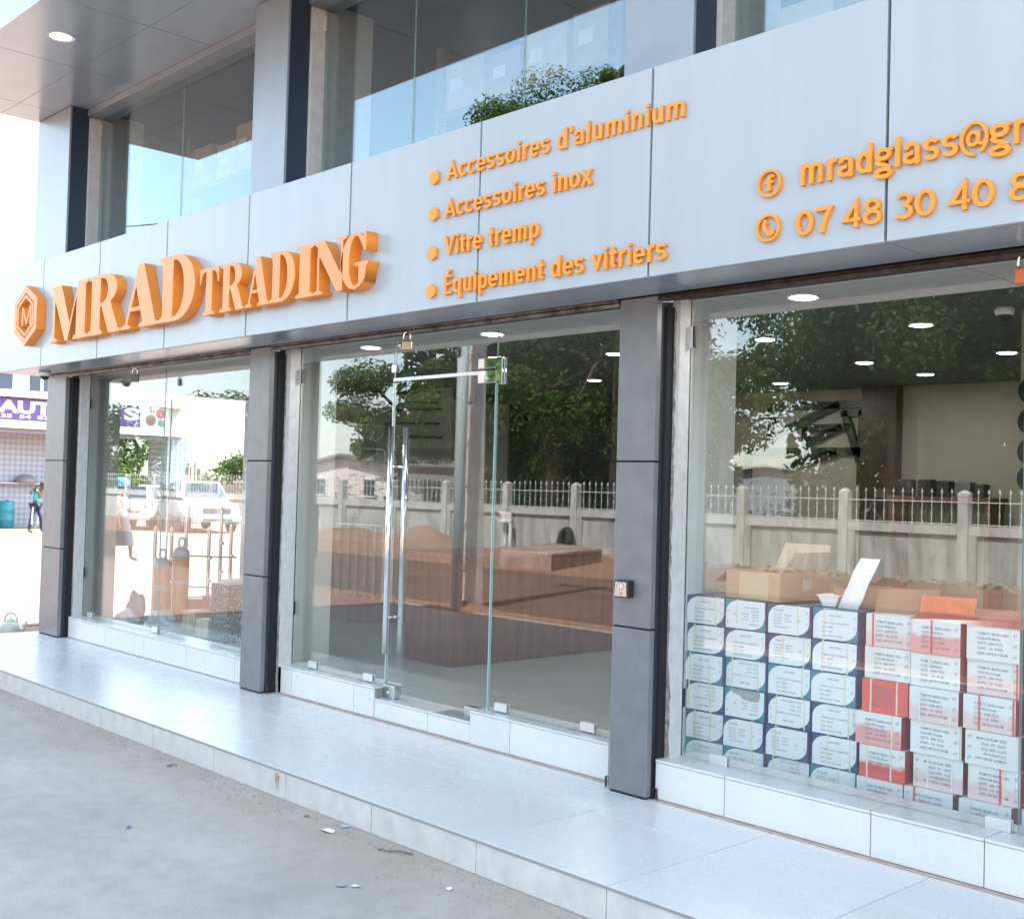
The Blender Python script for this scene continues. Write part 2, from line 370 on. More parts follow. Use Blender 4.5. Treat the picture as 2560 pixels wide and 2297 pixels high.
for (x, z0, z1) in ((7.196, 2.39, 2.505), (7.180, 0.475, 0.572), (3.408, 2.38, 2.49), (3.404, 0.60, 0.70), (-0.446, 2.30, 2.40), (-0.446, 0.60, 0.70)):
    h = MB().box(x, x+0.032, YG-0.024, YG-0.008, z0, z1).build('pane_hinge', M_clip, shop, bevel=0.002)
    MB().box(x+0.034, x+0.044, YG-0.022, YG-0.007, z0, z1).build('hinge_knuckle', M_black, h)
# ---- door
door = pane(4.604, 5.656, 0.160, 2.336, 'door')
MB().box(4.604, 5.66, YG-0.014, YG+0.014, 2.338, 2.360).build('edge_strip', M_clip, door)
MB().box(4.5995, 4.6035, YG-0.012, YG+0.012, 0.16, 2.33).build('edge_strip', M_clip, door)
MB().box(5.658, 5.664, YG-0.010, YG+0.010, 0.17, 2.27).build('edge_strip', M_gedge, door)
for y in (YG-0.065, YG+0.065):
    h = MB().tube([(4.66, y, 0.452), (4.66, y, 2.018)], 0.019, 16).build('door_handle', M_steel, door, smooth=False)
    for p in h.data.polygons: p.use_smooth = len(p.vertices) == 4
    for z in (0.70, 1.74):
        MB().tube([(4.66, y, z), (4.66, YG, z)], 0.009, 10).build('standoff', M_steel, h, smooth=True)
# patch fittings
FIT = [(5.500,2.375),(5.500,2.440),(5.722,2.440),(5.722,2.268),(5.676,2.268),(5.676,2.358),(5.668,2.375)]
for (a, b) in ((YG-0.022, YG-0.007), (YG+0.007, YG+0.022)): MB().prism(FIT, a, b).build('patch_fitting', M_mirror, shop, bevel=0.003)
MB().box(5.500, 5.670, YG-0.022, YG-0.007, 2.280, 2.362).build('patch_fitting', M_mirror, shop, bevel=0.003)
MB().box(4.585, 4.628, YG-0.018, YG-0.007, 2.40, 2.455).build('patch_fitting', M_steel, shop, bevel=0.002)
lkp = MB().box(4.606, 4.735, YG-0.026, YG+0.026, 0.142, 0.232).build('door_lock', M_brush, door, bevel=0.003)
MB().lathe([(0.012, 0), (0.012, 0.006)], (0,0,0), 16).build('key_cylinder', M_steel, lkp).matrix_local = Matrix.Translation((4.655, YG-0.027, 0.18)) @ Matrix.Rotation(R(90), 4, 'X')
MB().box(5.46, 5.598, YG-0.026, YG+0.026, 0.142, 0.212).build('floor_pivot', M_brush, door, bevel=0.003)
MB().box(5.25, 5.55, 1.30, 1.46, 0.1415, 0.1450).build('floor_spring_plate', M_trim, shop)

# ---- shutter housing rails under the soffit
def rail(x0, x1, m, white):
    r = MB().box(x0, x1, 1.150, 1.200, Z0-0.036, Z0-0.004).build('shutter_rail', m, shop, bevel=0.004)
    MB().tube([(x0, 1.160, Z0-0.026), (x1, 1.160, Z0-0.026)], 0.016, 12).build('shutter_tube', m, r, smooth=True)
    if white: MB().box(x0, x1, 1.137, 1.1395, Z0-0.014, Z0-0.003).build('rail_lip', M_rail, r)
rail(-0.49, 3.02, M_rail, True); rail(3.35, 6.88, M_rail, True); rail(7.17, 10.74, M_rust, False)
for x in (-0.49, 3.34, 7.157):
    MB().tube([(x, 1.16, Z0-0.035), (x+0.09, 1.17, Z0-0.035)], 0.012, 10).build('axle_stub', M_steel, shop, smooth=True)
MB().box(-1.0, 12.4, 1.202, 1.372, Z0-0.005, 3.20).build('lintel', M_gap, shop)
# rusty floor bolts at the column feet
for x in (3.035, 3.352, 6.84, 7.17):
    b = MB().tube([(x-0.012, 1.20, 0.0), (x-0.012, 1.20, 0.055), (x+0.012, 1.20, 0.06), (x+0.014, 1.20, 0.0)], 0.006, 8).build('floor_bolt', M_rust, shop)

# ---- interior of the ground floor
FZ = 0.06
MB().box(-1.2, 12.4, 1.52, 7.9, -0.10, FZ).build('interior_floor', M_ifloor, shop)
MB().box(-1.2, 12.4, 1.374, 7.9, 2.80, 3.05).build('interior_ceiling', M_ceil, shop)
MB().box(-1.2, 2.85, 7.75, 7.95, FZ, 2.80).build('back_wall', mat('dark_back_wall', (0.055,0.06,0.06), 0.6), shop)  # left stretch of the back wall, given a much darker colour
MB().box(2.85, 12.4, 7.75, 7.95, FZ, 2.80).build('back_wall', M_beige, shop)
MB().box(12.2, 12.4, 1.5, 7.75, FZ, 2.80).build('end_wall', M_beige, shop)
ew = MB().box(-1.20, -1.02, 1.397, 1.97, -0.15, 2.80).build('end_wall', M_wall, shop)
MB().box(-1.20, -1.02, 3.60, 7.75, -0.15, 2.80).build('end_wall', M_wall, shop)
MB().box(-1.20, -1.02, 1.97, 3.60, 2.57, 2.80).build('end_wall', M_wall, shop)
MB().box(-1.20, -1.02, 1.97, 3.60, -0.15, 0.10).build('end_wall', M_wall, shop)
eg = MB().box(-1.115, -1.105, 1.97, 3.60, 0.10, 2.57).build('window_pane', glass('end_glass', (0.93,0.96,0.96)), shop)
MB().box(-1.12, -1.10, 2.60, 2.615, 0.10, 2.57).build('pane_joint', M_clip, shop)
# dark timber pier, angular black strip decoration and shelf line at the back
MB().box(4.633, 5.03, 7.60, 7.745, FZ, 2.80).build('timber_pier', mat('dark_pier_wood', (0.035,0.014,0.010), 0.45, var=0.4, vscale=4, stretch=(6,6,0.5)), shop)
dec = thing('wall_decoration', 'angular black metal strips forming triangles on the beige back wall beside dark pier', 'wall art')
def strip(a, b, w=0.082):
    a = Vector((a[0], 0, a[1])); b = Vector((b[0], 0, b[1])); d = (b-a).normalized(); n = Vector((-d.z, 0, d.x))*w/2; a = a-d*w/2; b = b+d*w/2
    MB().prism([((a+n).x,(a+n).z), ((b+n).x,(b+n).z), ((b-n).x,(b-n).z), ((a-n).x,(a-n).z)], 7.70, 7.745).build('strip', M_black, dec)
for a, b in (((3.42,2.63),(4.62,2.63)), ((3.43,2.60),(3.43,2.29)), ((3.43,2.29),(4.27,2.62)), ((3.88,2.38),(4.42,2.38)), ((3.88,2.35),(3.88,2.20)), ((3.88,2.20),(4.30,2.37)),
             ((4.37,2.54),(4.59,2.54)), ((4.37,2.52),(4.54,2.05)), ((4.58,2.52),(4.57,1.80)), ((3.13,2.12),(4.62,2.12)), ((3.12,2.09),(3.12,1.85)), ((3.64,1.95),(4.25,2.10))): strip(a, b)
# partition on the right with its discs
MB().box(8.02, 12.2, 3.62, 3.74, FZ, 2.80).build('partition_wall', M_beige, shop)
for i, z in enumerate((2.30, 2.11, 1.925, 1.76)):
    d = thing('grinding_disc', ['topmost','second from top','third from top','lowest'][i] + ' dark abrasive disc hung on the beige partition', 'disc', (8.10, 3.60, z), group='abrasive discs on the partition')
    o = MB().lathe([(0.014,0),(0.085,0),(0.085,0.006),(0.014,0.006)], n=28).build('disc_body', mat('abrasive%d'%i, (0.02+0.01*i,0.022+0.014*i,0.022+0.016*i), 0.9, var=0.4, vscale=60), d); o.rotation_euler = (R(90),0,0)
# added white band standing in for the soffit reflection, then white inner piers
BJ = [-1.0, -0.089] + [-0.089+1.2546*k for k in range(1, 11)]
for i in range(len(BJ)-1): MB().box(BJ[i]+0.004, BJ[i+1]-0.004, 1.390, 2.06, 2.662, 2.798).build('soffit_reflection_band', M_wall, shop)
MB().box(1.95, 2.40, 2.05, 2.42, FZ, 2.80).build('inner_pier', M_wall, shop)
MB().box(6.25, 6.69, 2.20, 2.50, FZ, 2.80).build('inner_pier', M_wall, shop)
# ceiling lamps
LAMPS = [(7.70,1.68),(5.25,1.70),(3.90,1.68),(5.995,3.82),(7.27,3.79),(4.42,3.88),(5.825,5.57),(7.09,5.54),(2.66,5.54),(4.15,6.80),(5.80,6.72)]
WH = ['nearest lamp inside the right window','lamp above the glass door','lamp left of the glass door','second row lamp near the grey column','second row lamp in the right window','second row lamp over the counter','third row lamp in the middle of the right window','third row lamp beside the partition','third row lamp over the display','far lamp near the wall art','far lamp before the dark pier']
lm_r = MB().lathe([(0.062,0.0),(0.084,-0.004),(0.084,0.006),(0.062,0.006)], n=28).mesh('lamp_rim', M_white)
lm_d = MB().lathe([(0.001,-0.002),(0.066,-0.002),(0.066,0.001),(0.001,0.001)], n=28).mesh('lamp_disc', M_lamp)
for (x, y), w in zip(LAMPS, WH):
    t = thing('ceiling_lamp', 'round recessed white LED, ' + w, 'lamp', (x, y, 2.794 if y > 2 else 2.657), group='LED downlights in the shop')
    inst(lm_r, 'lamp_rim', t); inst(lm_d, 'diffuser', t, (0,0,-0.003))
    ld = bpy.data.lights.new('lamp_light', 'AREA'); ld.shape = 'DISK'; ld.size = 0.13; ld.energy = 1.4; ld.color = (1.0, 0.96, 0.88)
    lo = bpy.data.objects.new('lamp_light', ld); COL.objects.link(lo); lo.parent = t; lo.location = (0, 0, -0.012)
# dome camera
def dome(loc, label):
    t = thing('dome_camera', label, 'camera', loc)
    MB().lathe([(0.055,0),(0.06,-0.02),(0.052,-0.045),(0.045,-0.048),(0.01,-0.048)], n=24).build('housing', M_white, t, smooth=True)
    MB().lathe([(0.044,-0.046),(0.042,-0.060),(0.030,-0.078),(0.012,-0.086),(0.002,-0.087)], n=20).build('dark_lens', M_black, t, smooth=True)
dome((8.0, 3.42, 2.797), 'white dome security camera on shop ceiling beside the partition')
dome((-0.55, 0.95, Z0-0.002), 'white dome security camera under the fascia at its left end')

# ---- upper storey
UZ = Z1
ucols = []
for (x0, x1) in ((-1.47, -0.640), (2.955, 3.440), (6.877, 7.350), (10.80, 11.27)):
    c = MB().box(x0+0.02, x1-0.012, 1.36, 1.95, 3.05, 5.398).build('column', M_jamb, shop)
    MB().box(x0, x1, 1.147, 1.170, UZ-0.3, 5.392).build('cladding_panel', M_upcol, c, bevel=0.004)
    MB().box(x0+0.004, x1-0.003, 1.172, 1.345, UZ-0.3, 5.390).build('side_panel', M_navy, c)
    MB().box(x1-0.10, x1+0.030, 1.35, 1.50, UZ-0.3, 5.30).build('window_jamb', M_jamb, c)
    ucols.append((x0, x1))
MB().box(-1.49, 12.4, 1.46, 1.60, 3.1, UZ+0.03).build('upper_sill', M_jamb, shop)
for i in range(3):
    a, b = ucols[i][1]+0.03, ucols[i+1][0]
    n = 2 if i == 0 else 3
    w = (b-a)/n
    for k in range(n):
        pane(a+w*k+0.002, a+w*(k+1)-0.002, UZ+0.0, 5.36, 'upper_window_pane', m=M_glass_u, y=1.47)
    for z in (UZ+0.10, 5.20): MB().box(a-0.004, a+0.028, 1.447, 1.462, z-0.06, z+0.06).build('pane_hinge', M_clip, shop)
MB().box(-1.46, 12.4, 1.33, 1.58, 5.33, 5.398).build('upper_header', M_upcol, shop)
MB().box(-1.3, 12.4, 1.60, 8.0, 3.06, 3.20).build('upper_floor', M_ifloor, shop)
MB().box(-1.3, 12.4, 7.9, 8.1, 3.20, 5.40).build('upper_back_wall', M_beige, shop)
MB().box(12.3, 12.5, 1.6, 7.9, 3.20, 5.40).build('upper_end_wall', M_beige, shop)
MB().box(-1.45, -1.30, 1.6, 8.1, 3.20, 5.40).build('upper_end_wall', M_beige, shop)
# canopy roof
MB().box(-1.47, 12.6, -0.07, 8.2, 5.42, 6.35).build('canopy_core', M_gap, shop)
CJ = [-1.49, -0.97] + [0.47 + 1.44*k for k in range(9)]
for i in range(len(CJ)-1):
    for (a, b) in ((-0.10, 0.752), (0.756, 1.330)):
        MB().box(CJ[i]+0.004, CJ[i+1]-0.004, a, b, 5.400, 5.415).build('canopy_soffit_panel', M_soffit, shop)
    MB().box(CJ[i]+0.004, CJ[i+1]-0.004, -0.102, -0.075, 5.402, 6.40).build('canopy_fascia_panel', M_panel, shop, bevel=0.003)
MB().box(-1.492, -1.474, -0.072, 8.2, 5.402, 6.40).build('canopy_end_panel', M_panel, shop)
t = thing('canopy_lamp', 'round white recessed lamp in the grey canopy above the upper windows', 'lamp', (1.127, 0.322, 5.398))
MB().lathe([(0.085,0.0),(0.118,-0.006),(0.118,0.006),(0.085,0.006)], n=32).build('lamp_rim', M_white, t)
MB().lathe([(0.001,-0.003),(0.09,-0.003),(0.09,0.001),(0.001,0.001)], n=32).build('diffuser', emit('canopy_lamp_disc', (0.95,0.93,1.0), 0.42), t)

# ================================================================== LETTERING
_gl = {}
def glyph_mesh(ch, off=0.02, ext=0.5):
    k = (ch, off, ext)
    if k in _gl: return _gl[k]
    cu = bpy.data.curves.new('t', 'FONT'); cu.body = ch; cu.size = 1.0; cu.offset = off; cu.extrude = ext; cu.resolution_u = 4
    o = bpy.data.objects.new('t', cu); COL.objects.link(o)
    dg = bpy.context.evaluated_depsgraph_get(); me = bpy.data.meshes.new_from_object(o.evaluated_get(dg))
    bpy.data.objects.remove(o)
    _gl[k] = me
    return me
_w = {}
def adv(ch):
    # advance width measured between two bars
    if ch in _w: return _w[ch]
    def width(s):
        cu = bpy.data.curves.new('t', 'FONT'); cu.body = s; cu.size = 1.0
        o = bpy.data.objects.new('t', cu); COL.objects.link(o)
        dg = bpy.context.evaluated_depsgraph_get(); me = bpy.data.meshes.new_from_object(o.evaluated_get(dg))
        bpy.data.objects.remove(o); xs = [v.co.x for v in me.vertices]; return max(xs)
    _w[ch] = width('|'+ch+'|') - width('||') if ch != ' ' else width('| |') - width('||')
    return _w[ch]
def text_width(s): return sum(adv(c) for c in s)
def text_line(s, parent, x0, x1, z, cap, y, depth, m, off=0.010, name='letter', capunit=0.73, slant=0.0):
    """letters of s set from x0 to x1 on a wall that faces -y"""
    w = text_width(s); sx = (x1-x0)/w; sz = cap/capunit; x = x0
    for ch in s:
        if ch != ' ':
            base = glyph_mesh(ch, off)
            key = (ch, off, m.name, 'v')
            if key not in _gl:
                me = base.copy(); me.materials.clear(); me.materials.append(m); _gl[key] = me
            o = bpy.data.objects.new(name, _gl[key]); COL.objects.link(o); o.parent = parent
            o.matrix_local = Matrix.Translation((x, y, z)) @ Matrix(((sx,0,0,0),(0,0,-depth,0),(0,sz,0,0),(0,0,0,1)))
        x += adv(ch)*sx

# plain bold sans letters drawn as strokes on a skeleton (cap height 1)
def arcp(cx, cy, rx, ry, a0, a1, n=12): return [(cx+rx*math.cos(R(a0+(a1-a0)*i/n)), cy+ry*math.sin(R(a0+(a1-a0)*i/n))) for i in range(n+1)]
ST = 0.150; SH = ST/2; XH = 0.74
def SK(ch):
    """(advance width, strokes); every stroke is (points, closed)"""
    X = XH; t = SH
    def bowl(x0, w, z0=0.0, z1=X, a0=0, a1=360, n=26): return arcp(x0+w/2, (z0+z1)/2, w/2-t, (z1-z0)/2-t, a0, a1, n)
    if ch == 'o': return .60, [(bowl(.03,.54)[:-1], True)]
    if ch == 'c': return .53, [(bowl(.03,.52,a0=42,a1=318), False)]
    if ch == 'e': return .58, [(bowl(.03,.53,a0=0,a1=318), False), ([(.08,X*.5),(.56,X*.5)], False)]
    if ch == 's':
        w, q = .47, (X-ST)/4
        return .53, [(arcp(.03+w/2, X-t-q, w/2-t, q, 22, 270, 14)+arcp(.03+w/2, t+q, w/2-t, q, 90, -158, 14)[1:], False)]
    if ch == 'i': return .29, [([(.145,0),(.145,X)], False), ([(.145,.855),(.145,1.0)], False)]
    if ch == 'l': return .29, [([(.145,0),(.145,1.0)], False)]
    if ch == 'r': return .40, [([(.145,0),(.145,X)], False), (arcp(.36,X-.26,.215,.185,180,84,8), False)]
    if ch == 'n': return .60, [([(.145,0),(.145,X)], False), (arcp(.30,X-.26,.155,.185,180,0,12)+[(.455,0)], False)]
    if ch == 'm': return .90, [([(.145,0),(.145,X)], False), (arcp(.295,X-.26,.15,.185,180,0,12)+[(.445,0)], False), (arcp(.595,X-.26,.15,.185,180,0,12)+[(.745,0)], False)]
    if ch == 'u': return .60, [([(.455,X),(.455,0)], False), ([(.145,X)]+arcp(.30,.26,.155,.185,180,360,12), False)]
    if ch == 'd': return .60, [(bowl(.03,.50)[:-1], True), ([(.455,0),(.455,1.0)], False)]
    if ch == 'q': return .60, [(bowl(.03,.50)[:-1], True), ([(.455,-.27),(.455,X)], False)]
    if ch == 'p': return .60, [(bowl(.07,.50)[:-1], True), ([(.145,-.27),(.145,X)], False)]
    if ch == 'a': return .57, [([(.10,.50)]+arcp(.265,X-t-.16,.165,.16,160,0,10)+[(.43,.05),(.46,0)], False), (arcp(.255,.215,.175,.14,70,360,18), False)]
    if ch == 't': return .38, [([(.175,.95),(.175,.20)]+arcp(.30,.20,.125,.125,180,275,6), False), ([(.03,X-t),(.36,X-t)], False)]
    if ch == 'v': return .54, [([(.07,X),(.27,.14),(.47,X)], False)]
    if ch == 'x': return .55, [([(.07,X),(.48,0)], False), ([(.48,X),(.07,0)], False)]
    if ch == 'g': return .57, [(arcp(.27,.52,.185,.150,0,360,22)[:-1], True), (arcp(.29,-.115,.215,.125,0,360,22)[:-1], True), ([(.15,.36),(.11,.26),(.20,.18),(.36,.13),(.48,.02)], False), ([(.42,.62),(.55,.68)], False)]
    if ch == "'": return .24, [([(.12,.70),(.12,1.0)], False)]
    if ch == 'A': return .70, [([(.07,0),(.35,.86),(.63,0)], False), ([(.17,.27),(.53,.27)], False)]
    if ch == 'V': return .66, [([(.07,1.0),(.33,.15),(.59,1.0)], False)]
    if ch in 'EÉ':
        s_ = [([(.15,0),(.15,1.0)], False), ([(.08,t),(.52,t)], False), ([(.15,.52),(.49,.52)], False), ([(.08,1-t),(.52,1-t)], False)]
        return .58, s_ + ([([(.27,1.10),(.40,1.25)], False)] if ch == 'É' else [])
    if ch == '@': return .80, [([(p_[0]*.80, p_[1]) for p_ in q_], c_) for q_, c_ in [(arcp(.50,.42,.43,.50,-60,272,34), False), (arcp(.46,.42,.17,.20,0,360,20)[:-1], True), ([(.66,.64),(.64,.30)]+arcp(.76,.36,.12,.14,210,350,6), False)]]
    if ch == '0': return .66, [(arcp(.33,.5,.24,.425,0,360,28)[:-1], True)]
    if ch == '7': return .62, [([(.05,1-t),(.56,1-t),(.42,.62),(.27,0)], False)]
    if ch == '4': return .66, [([(.46,0),(.46,.97),(.09,.30),(.62,.30)], False)]
    if ch == '8': return .66, [(arcp(.33,.745,.19,.18,0,360,22)[:-1], True), (arcp(.33,.29,.235,.215,0,360,24)[:-1], True)]
    if ch == '3': return .62, [(arcp(.29,.745,.20,.18,150,-90,16), False), (arcp(.29,.295,.235,.22,90,-150,16), False)]
    return .30, []
def ribbon(pts, closed, w):
    n = len(pts); L = []; Rr = []
    for i in range(n):
        p = Vector(pts[i]); a = Vector(pts[(i-1) % n]) if (closed or i > 0) else None; b = Vector(pts[(i+1) % n]) if (closed or i < n-1) else None
        d1 = (p-a).normalized() if a is not None else None; d2 = (b-p).normalized() if b is not None else None
        d = ((d1 or d2) + (d2 or d1)).normalized(); nn = Vector((-d.y, d.x)); k = 1.0
        if d1 is not None and d2 is not None: k = 1/max(0.35, nn.dot(Vector((-d1.y, d1.x))))
        L.append(p+nn*w/2*k); Rr.append(p-nn*w/2*k)
    return L, Rr
_sk = {}
def sk_mesh(ch, m, thin=1.0):
    if (ch, m.name, thin) in _sk: return _sk[(ch, m.name, thin)]
    v = []; f = []
    for si, (pts, closed) in enumerate(SK(ch)[1]):
        L, Rr = ribbon(pts, closed, ST*thin*(0.72 if ch == '@' else 1)); n = len(pts); o = len(v); fr = -1.0-0.03*si; bk = 0.0
        for q in range(n): v += [(L[q].x,fr,L[q].y),(Rr[q].x,fr,Rr[q].y),(L[q].x,bk,L[q].y),(Rr[q].x,bk,Rr[q].y)]
        for q in range(n if closed else n-1):
            a, b = o+4*q, o+4*((q+1) % n); f += [(a,b,b+1,a+1),(a,a+2,b+2,b),(a+1,b+1,b+3,a+3)]
        if not closed: f += [(o,o+1,o+3,o+2),(o+4*(n-1)+1,o+4*(n-1),o+4*(n-1)+2,o+4*(n-1)+3)]
    me = bpy.data.meshes.new('letter'); me.from_pydata(v, [], f); me.materials.append(m); me.update(); _sk[(ch, m.name, thin)] = me; return me
def sans_line(s, parent, x0, x1, z, cap, y, depth, m, thin=0.88, sp=0.30):
    wd = lambda c: sp if c == ' ' else SK(c)[0]
    sx = (x1-x0)/sum(wd(c) for c in s); x = x0
    for ch in s:
        if ch != ' ':
            o = bpy.data.objects.new('letter', sk_mesh(ch, m, thin)); COL.objects.link(o); o.parent = parent
            o.location = (x, y, z); o.scale = (sx, depth, cap)
        x += wd(ch)*sx

yl = YF - 0.002
sg = thing('service_lettering', 'orange lettering "Accessoires d\'aluminium", top line of the fascia list', 'lettering', group=None)
sans_line("Accessoires d'aluminium", sg, 5.903, 7.665, 3.395, 0.108, yl, 0.014, M_orange2)
sg2 = thing('service_lettering', 'orange lettering "Accessoires inox", second line of the fascia list', 'lettering')
sans_line("Accessoires inox", sg2, 5.899, 7.068, 3.173, 0.107, yl, 0.018, M_orange2)
sg3 = thing('service_lettering', 'orange lettering "Vitre tremp", third line of the fascia list', 'lettering')
sans_line("Vitre tremp", sg3, 5.905, 6.695, 2.952, 0.112, yl, 0.018, M_orange2)
sg4 = thing('service_lettering', 'orange lettering "Équipement des vitriers", bottom line of the fascia list', 'lettering')
sans_line("Équipement des vitriers", sg4, 5.905, 7.572, 2.723, 0.112, yl, 0.018, M_orange2)
for par, z in ((sg, 3.430), (sg2, 3.213), (sg3, 2.981), (sg4, 2.756)):
    MB().prism([(5.795+0.047*math.sin(a)*0.97, z+0.042*math.cos(a)) for a in [R(60*k) for k in range(6)]], YF-0.020, YF-0.001).build('bullet', M_orange2, par)
ml = thing('contact_lettering', 'orange e-mail lettering "mradglass@gm" with ringed f mark on fascia', 'lettering')
sans_line("mradglass@gm", ml, 8.288, 9.341, 2.950, 0.122, yl, 0.018, M_orange2)
tl = thing('contact_lettering', 'orange phone number lettering "07 48 30 40 8" with ringed handset mark', 'lettering')
sans_line("07 48 30 40 8", tl, 8.276, 9.296, 2.732, 0.108, yl, 0.018, M_orange2, sp=0.36)
def ring(par, cx, cz, r0, r1):
    n = 36; v = []; f = []
    for y in (YF-0.020, YF-0.001):
        for r in (r0, r1):
            for k in range(n): v.append((cx+r*math.cos(2*math.pi*k/n), y, cz+r*math.sin(2*math.pi*k/n)))
    for k in range(n):
        j = (k+1) % n
        f += [(k, j, n+j, n+k), (2*n+k, 3*n+k, 3*n+j, 2*n+j), (n+k, n+j, 3*n+j, 3*n+k), (k, 2*n+k, 2*n+j, j)]
    MB().add(v, f).build('ring', M_orange2, par)
ring(ml, 8.139, 2.989, 0.050, 0.0615); ring(tl, 8.137, 2.791, 0.050, 0.0615)
MB().prism([(8.128,2.955),(8.128,2.988),(8.115,2.988),(8.115,2.997),(8.128,2.999),(8.128,3.008),(8.134,3.020),(8.146,3.026),(8.163,3.024),(8.163,3.012),(8.149,3.012),(8.145,3.006),(8.145,2.999),(8.161,2.999),(8.159,2.988),(8.145,2.988),(8.145,2.955)], YF-0.020, YF-0.001).build('letter', M_orange2, ml)
hs = [(8.112,2.826),(8.126,2.830),(8.132,2.812),(8.124,2.803),(8.132,2.787),(8.145,2.776),(8.154,2.784),(8.171,2.776),(8.168,2.762),(8.154,2.752),(8.135,2.759),(8.117,2.779),(8.108,2.803)]
MB().prism(hs, YF-0.020, YF-0.001).build('handset_mark', M_orange2, tl)

# ---- big channel letters with serifs, drawn as outlines
def arc(cx, cy, rx, ry, a0, a1, n=14): return [(cx+rx*math.cos(R(a0+(a1-a0)*i/n)), cy+ry*math.sin(R(a0+(a1-a0)*i/n))) for i in range(n+1)]
def GL(ch):
    if ch == 'M': return [[(0,0),(.21,0),(.21,.045),(.135,.08),(.135,.74),(.42,0),(.49,0),(.70,.76),(.70,.08),(.63,.045),(.63,0),(1,0),(1,.045),(.925,.08),(.925,.92),(1,.955),(1,1),(.74,1),(.535,.30),(.29,1),(0,1),(0,.955),(.085,.92),(.085,.08),(0,.045)]]
    if ch == 'N': return [[(0,0),(.27,0),(.27,.045),(.165,.08),(.165,.72),(.74,0),(.90,0),(.90,.92),(1,.955),(1,1),(.70,1),(.70,.955),(.835,.92),(.835,.34),(.32,1),(0,1),(0,.955),(.105,.9),(.105,.08),(0,.045)]]
    if ch == 'I': return [[(0,0),(1,0),(1,.045),(.80,.09),(.80,.91),(1,.955),(1,1),(0,1),(0,.955),(.20,.91),(.20,.09),(0,.045)]]
    if ch == 'T': return [[(.20,0),(.80,0),(.80,.045),(.66,.09),(.66,.94),(.80,.92),(.90,.84),(.95,.68),(1,.68),(.985,1),(.015,1),(0,.68),(.05,.68),(.10,.84),(.20,.92),(.34,.94),(.34,.09),(.20,.045)]]
    if ch == 'D': return [[(0,0),(.48,0)] + arc(.48,.5,.52,.5,-90,90,20)[1:] + [(0,1),(0,.955),(.11,.91),(.11,.09),(0,.045)],
                          [(.40,.07),(.40,.93)] + arc(.43,.5,.28,.43,90,-90,16)]
    if ch == 'A': return [[(0,0),(.27,0),(.27,.045),(.185,.075),(.256,.27),(.53,.27),(.60,.075),(.51,.045),(.51,0),(1,0),(1,.045),(.93,.075),(.60,1),(.45,1),(.125,.075),(0,.045)],
                          [(.285,.335),(.508,.335),(.402,.66)]]
    if ch == 'R': return [[(0,0),(.46,0),(.46,.045),(.385,.09),(.385,.46),(.43,.46),(.66,0),(1,0),(1,.045),(.94,.06),(.70,.505)] + arc(.52,.745,.36,.255,-62,90,12) + [(0,1),(0,.955),(.115,.91),(.115,.09),(0,.045)],
                          [(.385,.525),(.385,.935)] + arc(.45,.73,.165,.205,90,-90,10)]
    if ch == 'G': return [arc(.5,.5,.5,.515,55,318,26) + [(.88,.10),(.94,.38),(1,.425),(1,.465),(.52,.465),(.52,.425),(.66,.38),(.66,.10)] + arc(.54,.5,.245,.455,-62,-300,22)[1:] + [(.85,.66),(.91,.66),(.91,1),(.86,1)]]
def channel_letter(ch, x0, x1, z0, z1, y0, y1, parent):
    cu = bpy.data.curves.new('t', 'CURVE'); cu.dimensions = '2D'; cu.fill_mode = 'BOTH'; cu.extrude = 0.5
    for c in GL(ch):
        sp = cu.splines.new('POLY'); sp.points.add(len(c)-1); sp.use_cyclic_u = True
        for p, q in zip(sp.points, c): p.co = (q[0]*(x1-x0), q[1]*(z1-z0), 0, 1)
    o = bpy.data.objects.new('t', cu); COL.objects.link(o)
    me = bpy.data.meshes.new_from_object(o.evaluated_get(bpy.context.evaluated_depsgraph_get())); bpy.data.objects.remove(o)
    me.materials.clear(); me.materials.append(M_orange); me.materials.append(M_oside)
    for p in me.polygons: p.material_index = 0 if abs(p.normal.z) > 0.5 else 1
    l = bpy.data.objects.new('letter', me); COL.objects.link(l); l.parent = parent
    d = y1-y0
    l.matrix_local = Matrix.Translation((x0, (y0+y1)/2, z0)) @ Matrix(((1,0,0,0),(0,0,-d,0),(0,1,0,0),(0,0,0,1)))
YL0, YL1 = YF-0.088, YF-0.002
nm = thing('shop_name_lettering', 'large raised orange serif letters reading MRAD on the left of fascia', 'lettering')
for ch, a, b in (('M',.325,1.160),('R',1.150,1.800),('A',1.815,2.478),('D',2.482,3.065)): channel_letter(ch, a, b, 2.838, 3.352, YL0, YL1, nm)
nm2 = thing('shop_name_lettering', 'smaller raised orange serif letters reading TRADING right of MRAD', 'lettering')
for ch, a, b in (('T',3.144,3.425),('R',3.450,3.792),('A',3.808,4.122),('D',4.126,4.440),('I',4.452,4.664),('N',4.668,5.026),('G',4.972,5.262)): channel_letter(ch, a, b, 2.836, 3.182, YL0, YL1, nm2)
hexl = thing('hexagon_emblem', 'raised orange hexagon emblem with a small M left of MRAD', 'emblem')
hx, hz = -0.285, 3.150
def hexpts(r, w=0.97): return [(hx+w*r*math.sin(R(60*k))*1.15, hz+r*math.cos(R(60*k))) for k in range(6)]
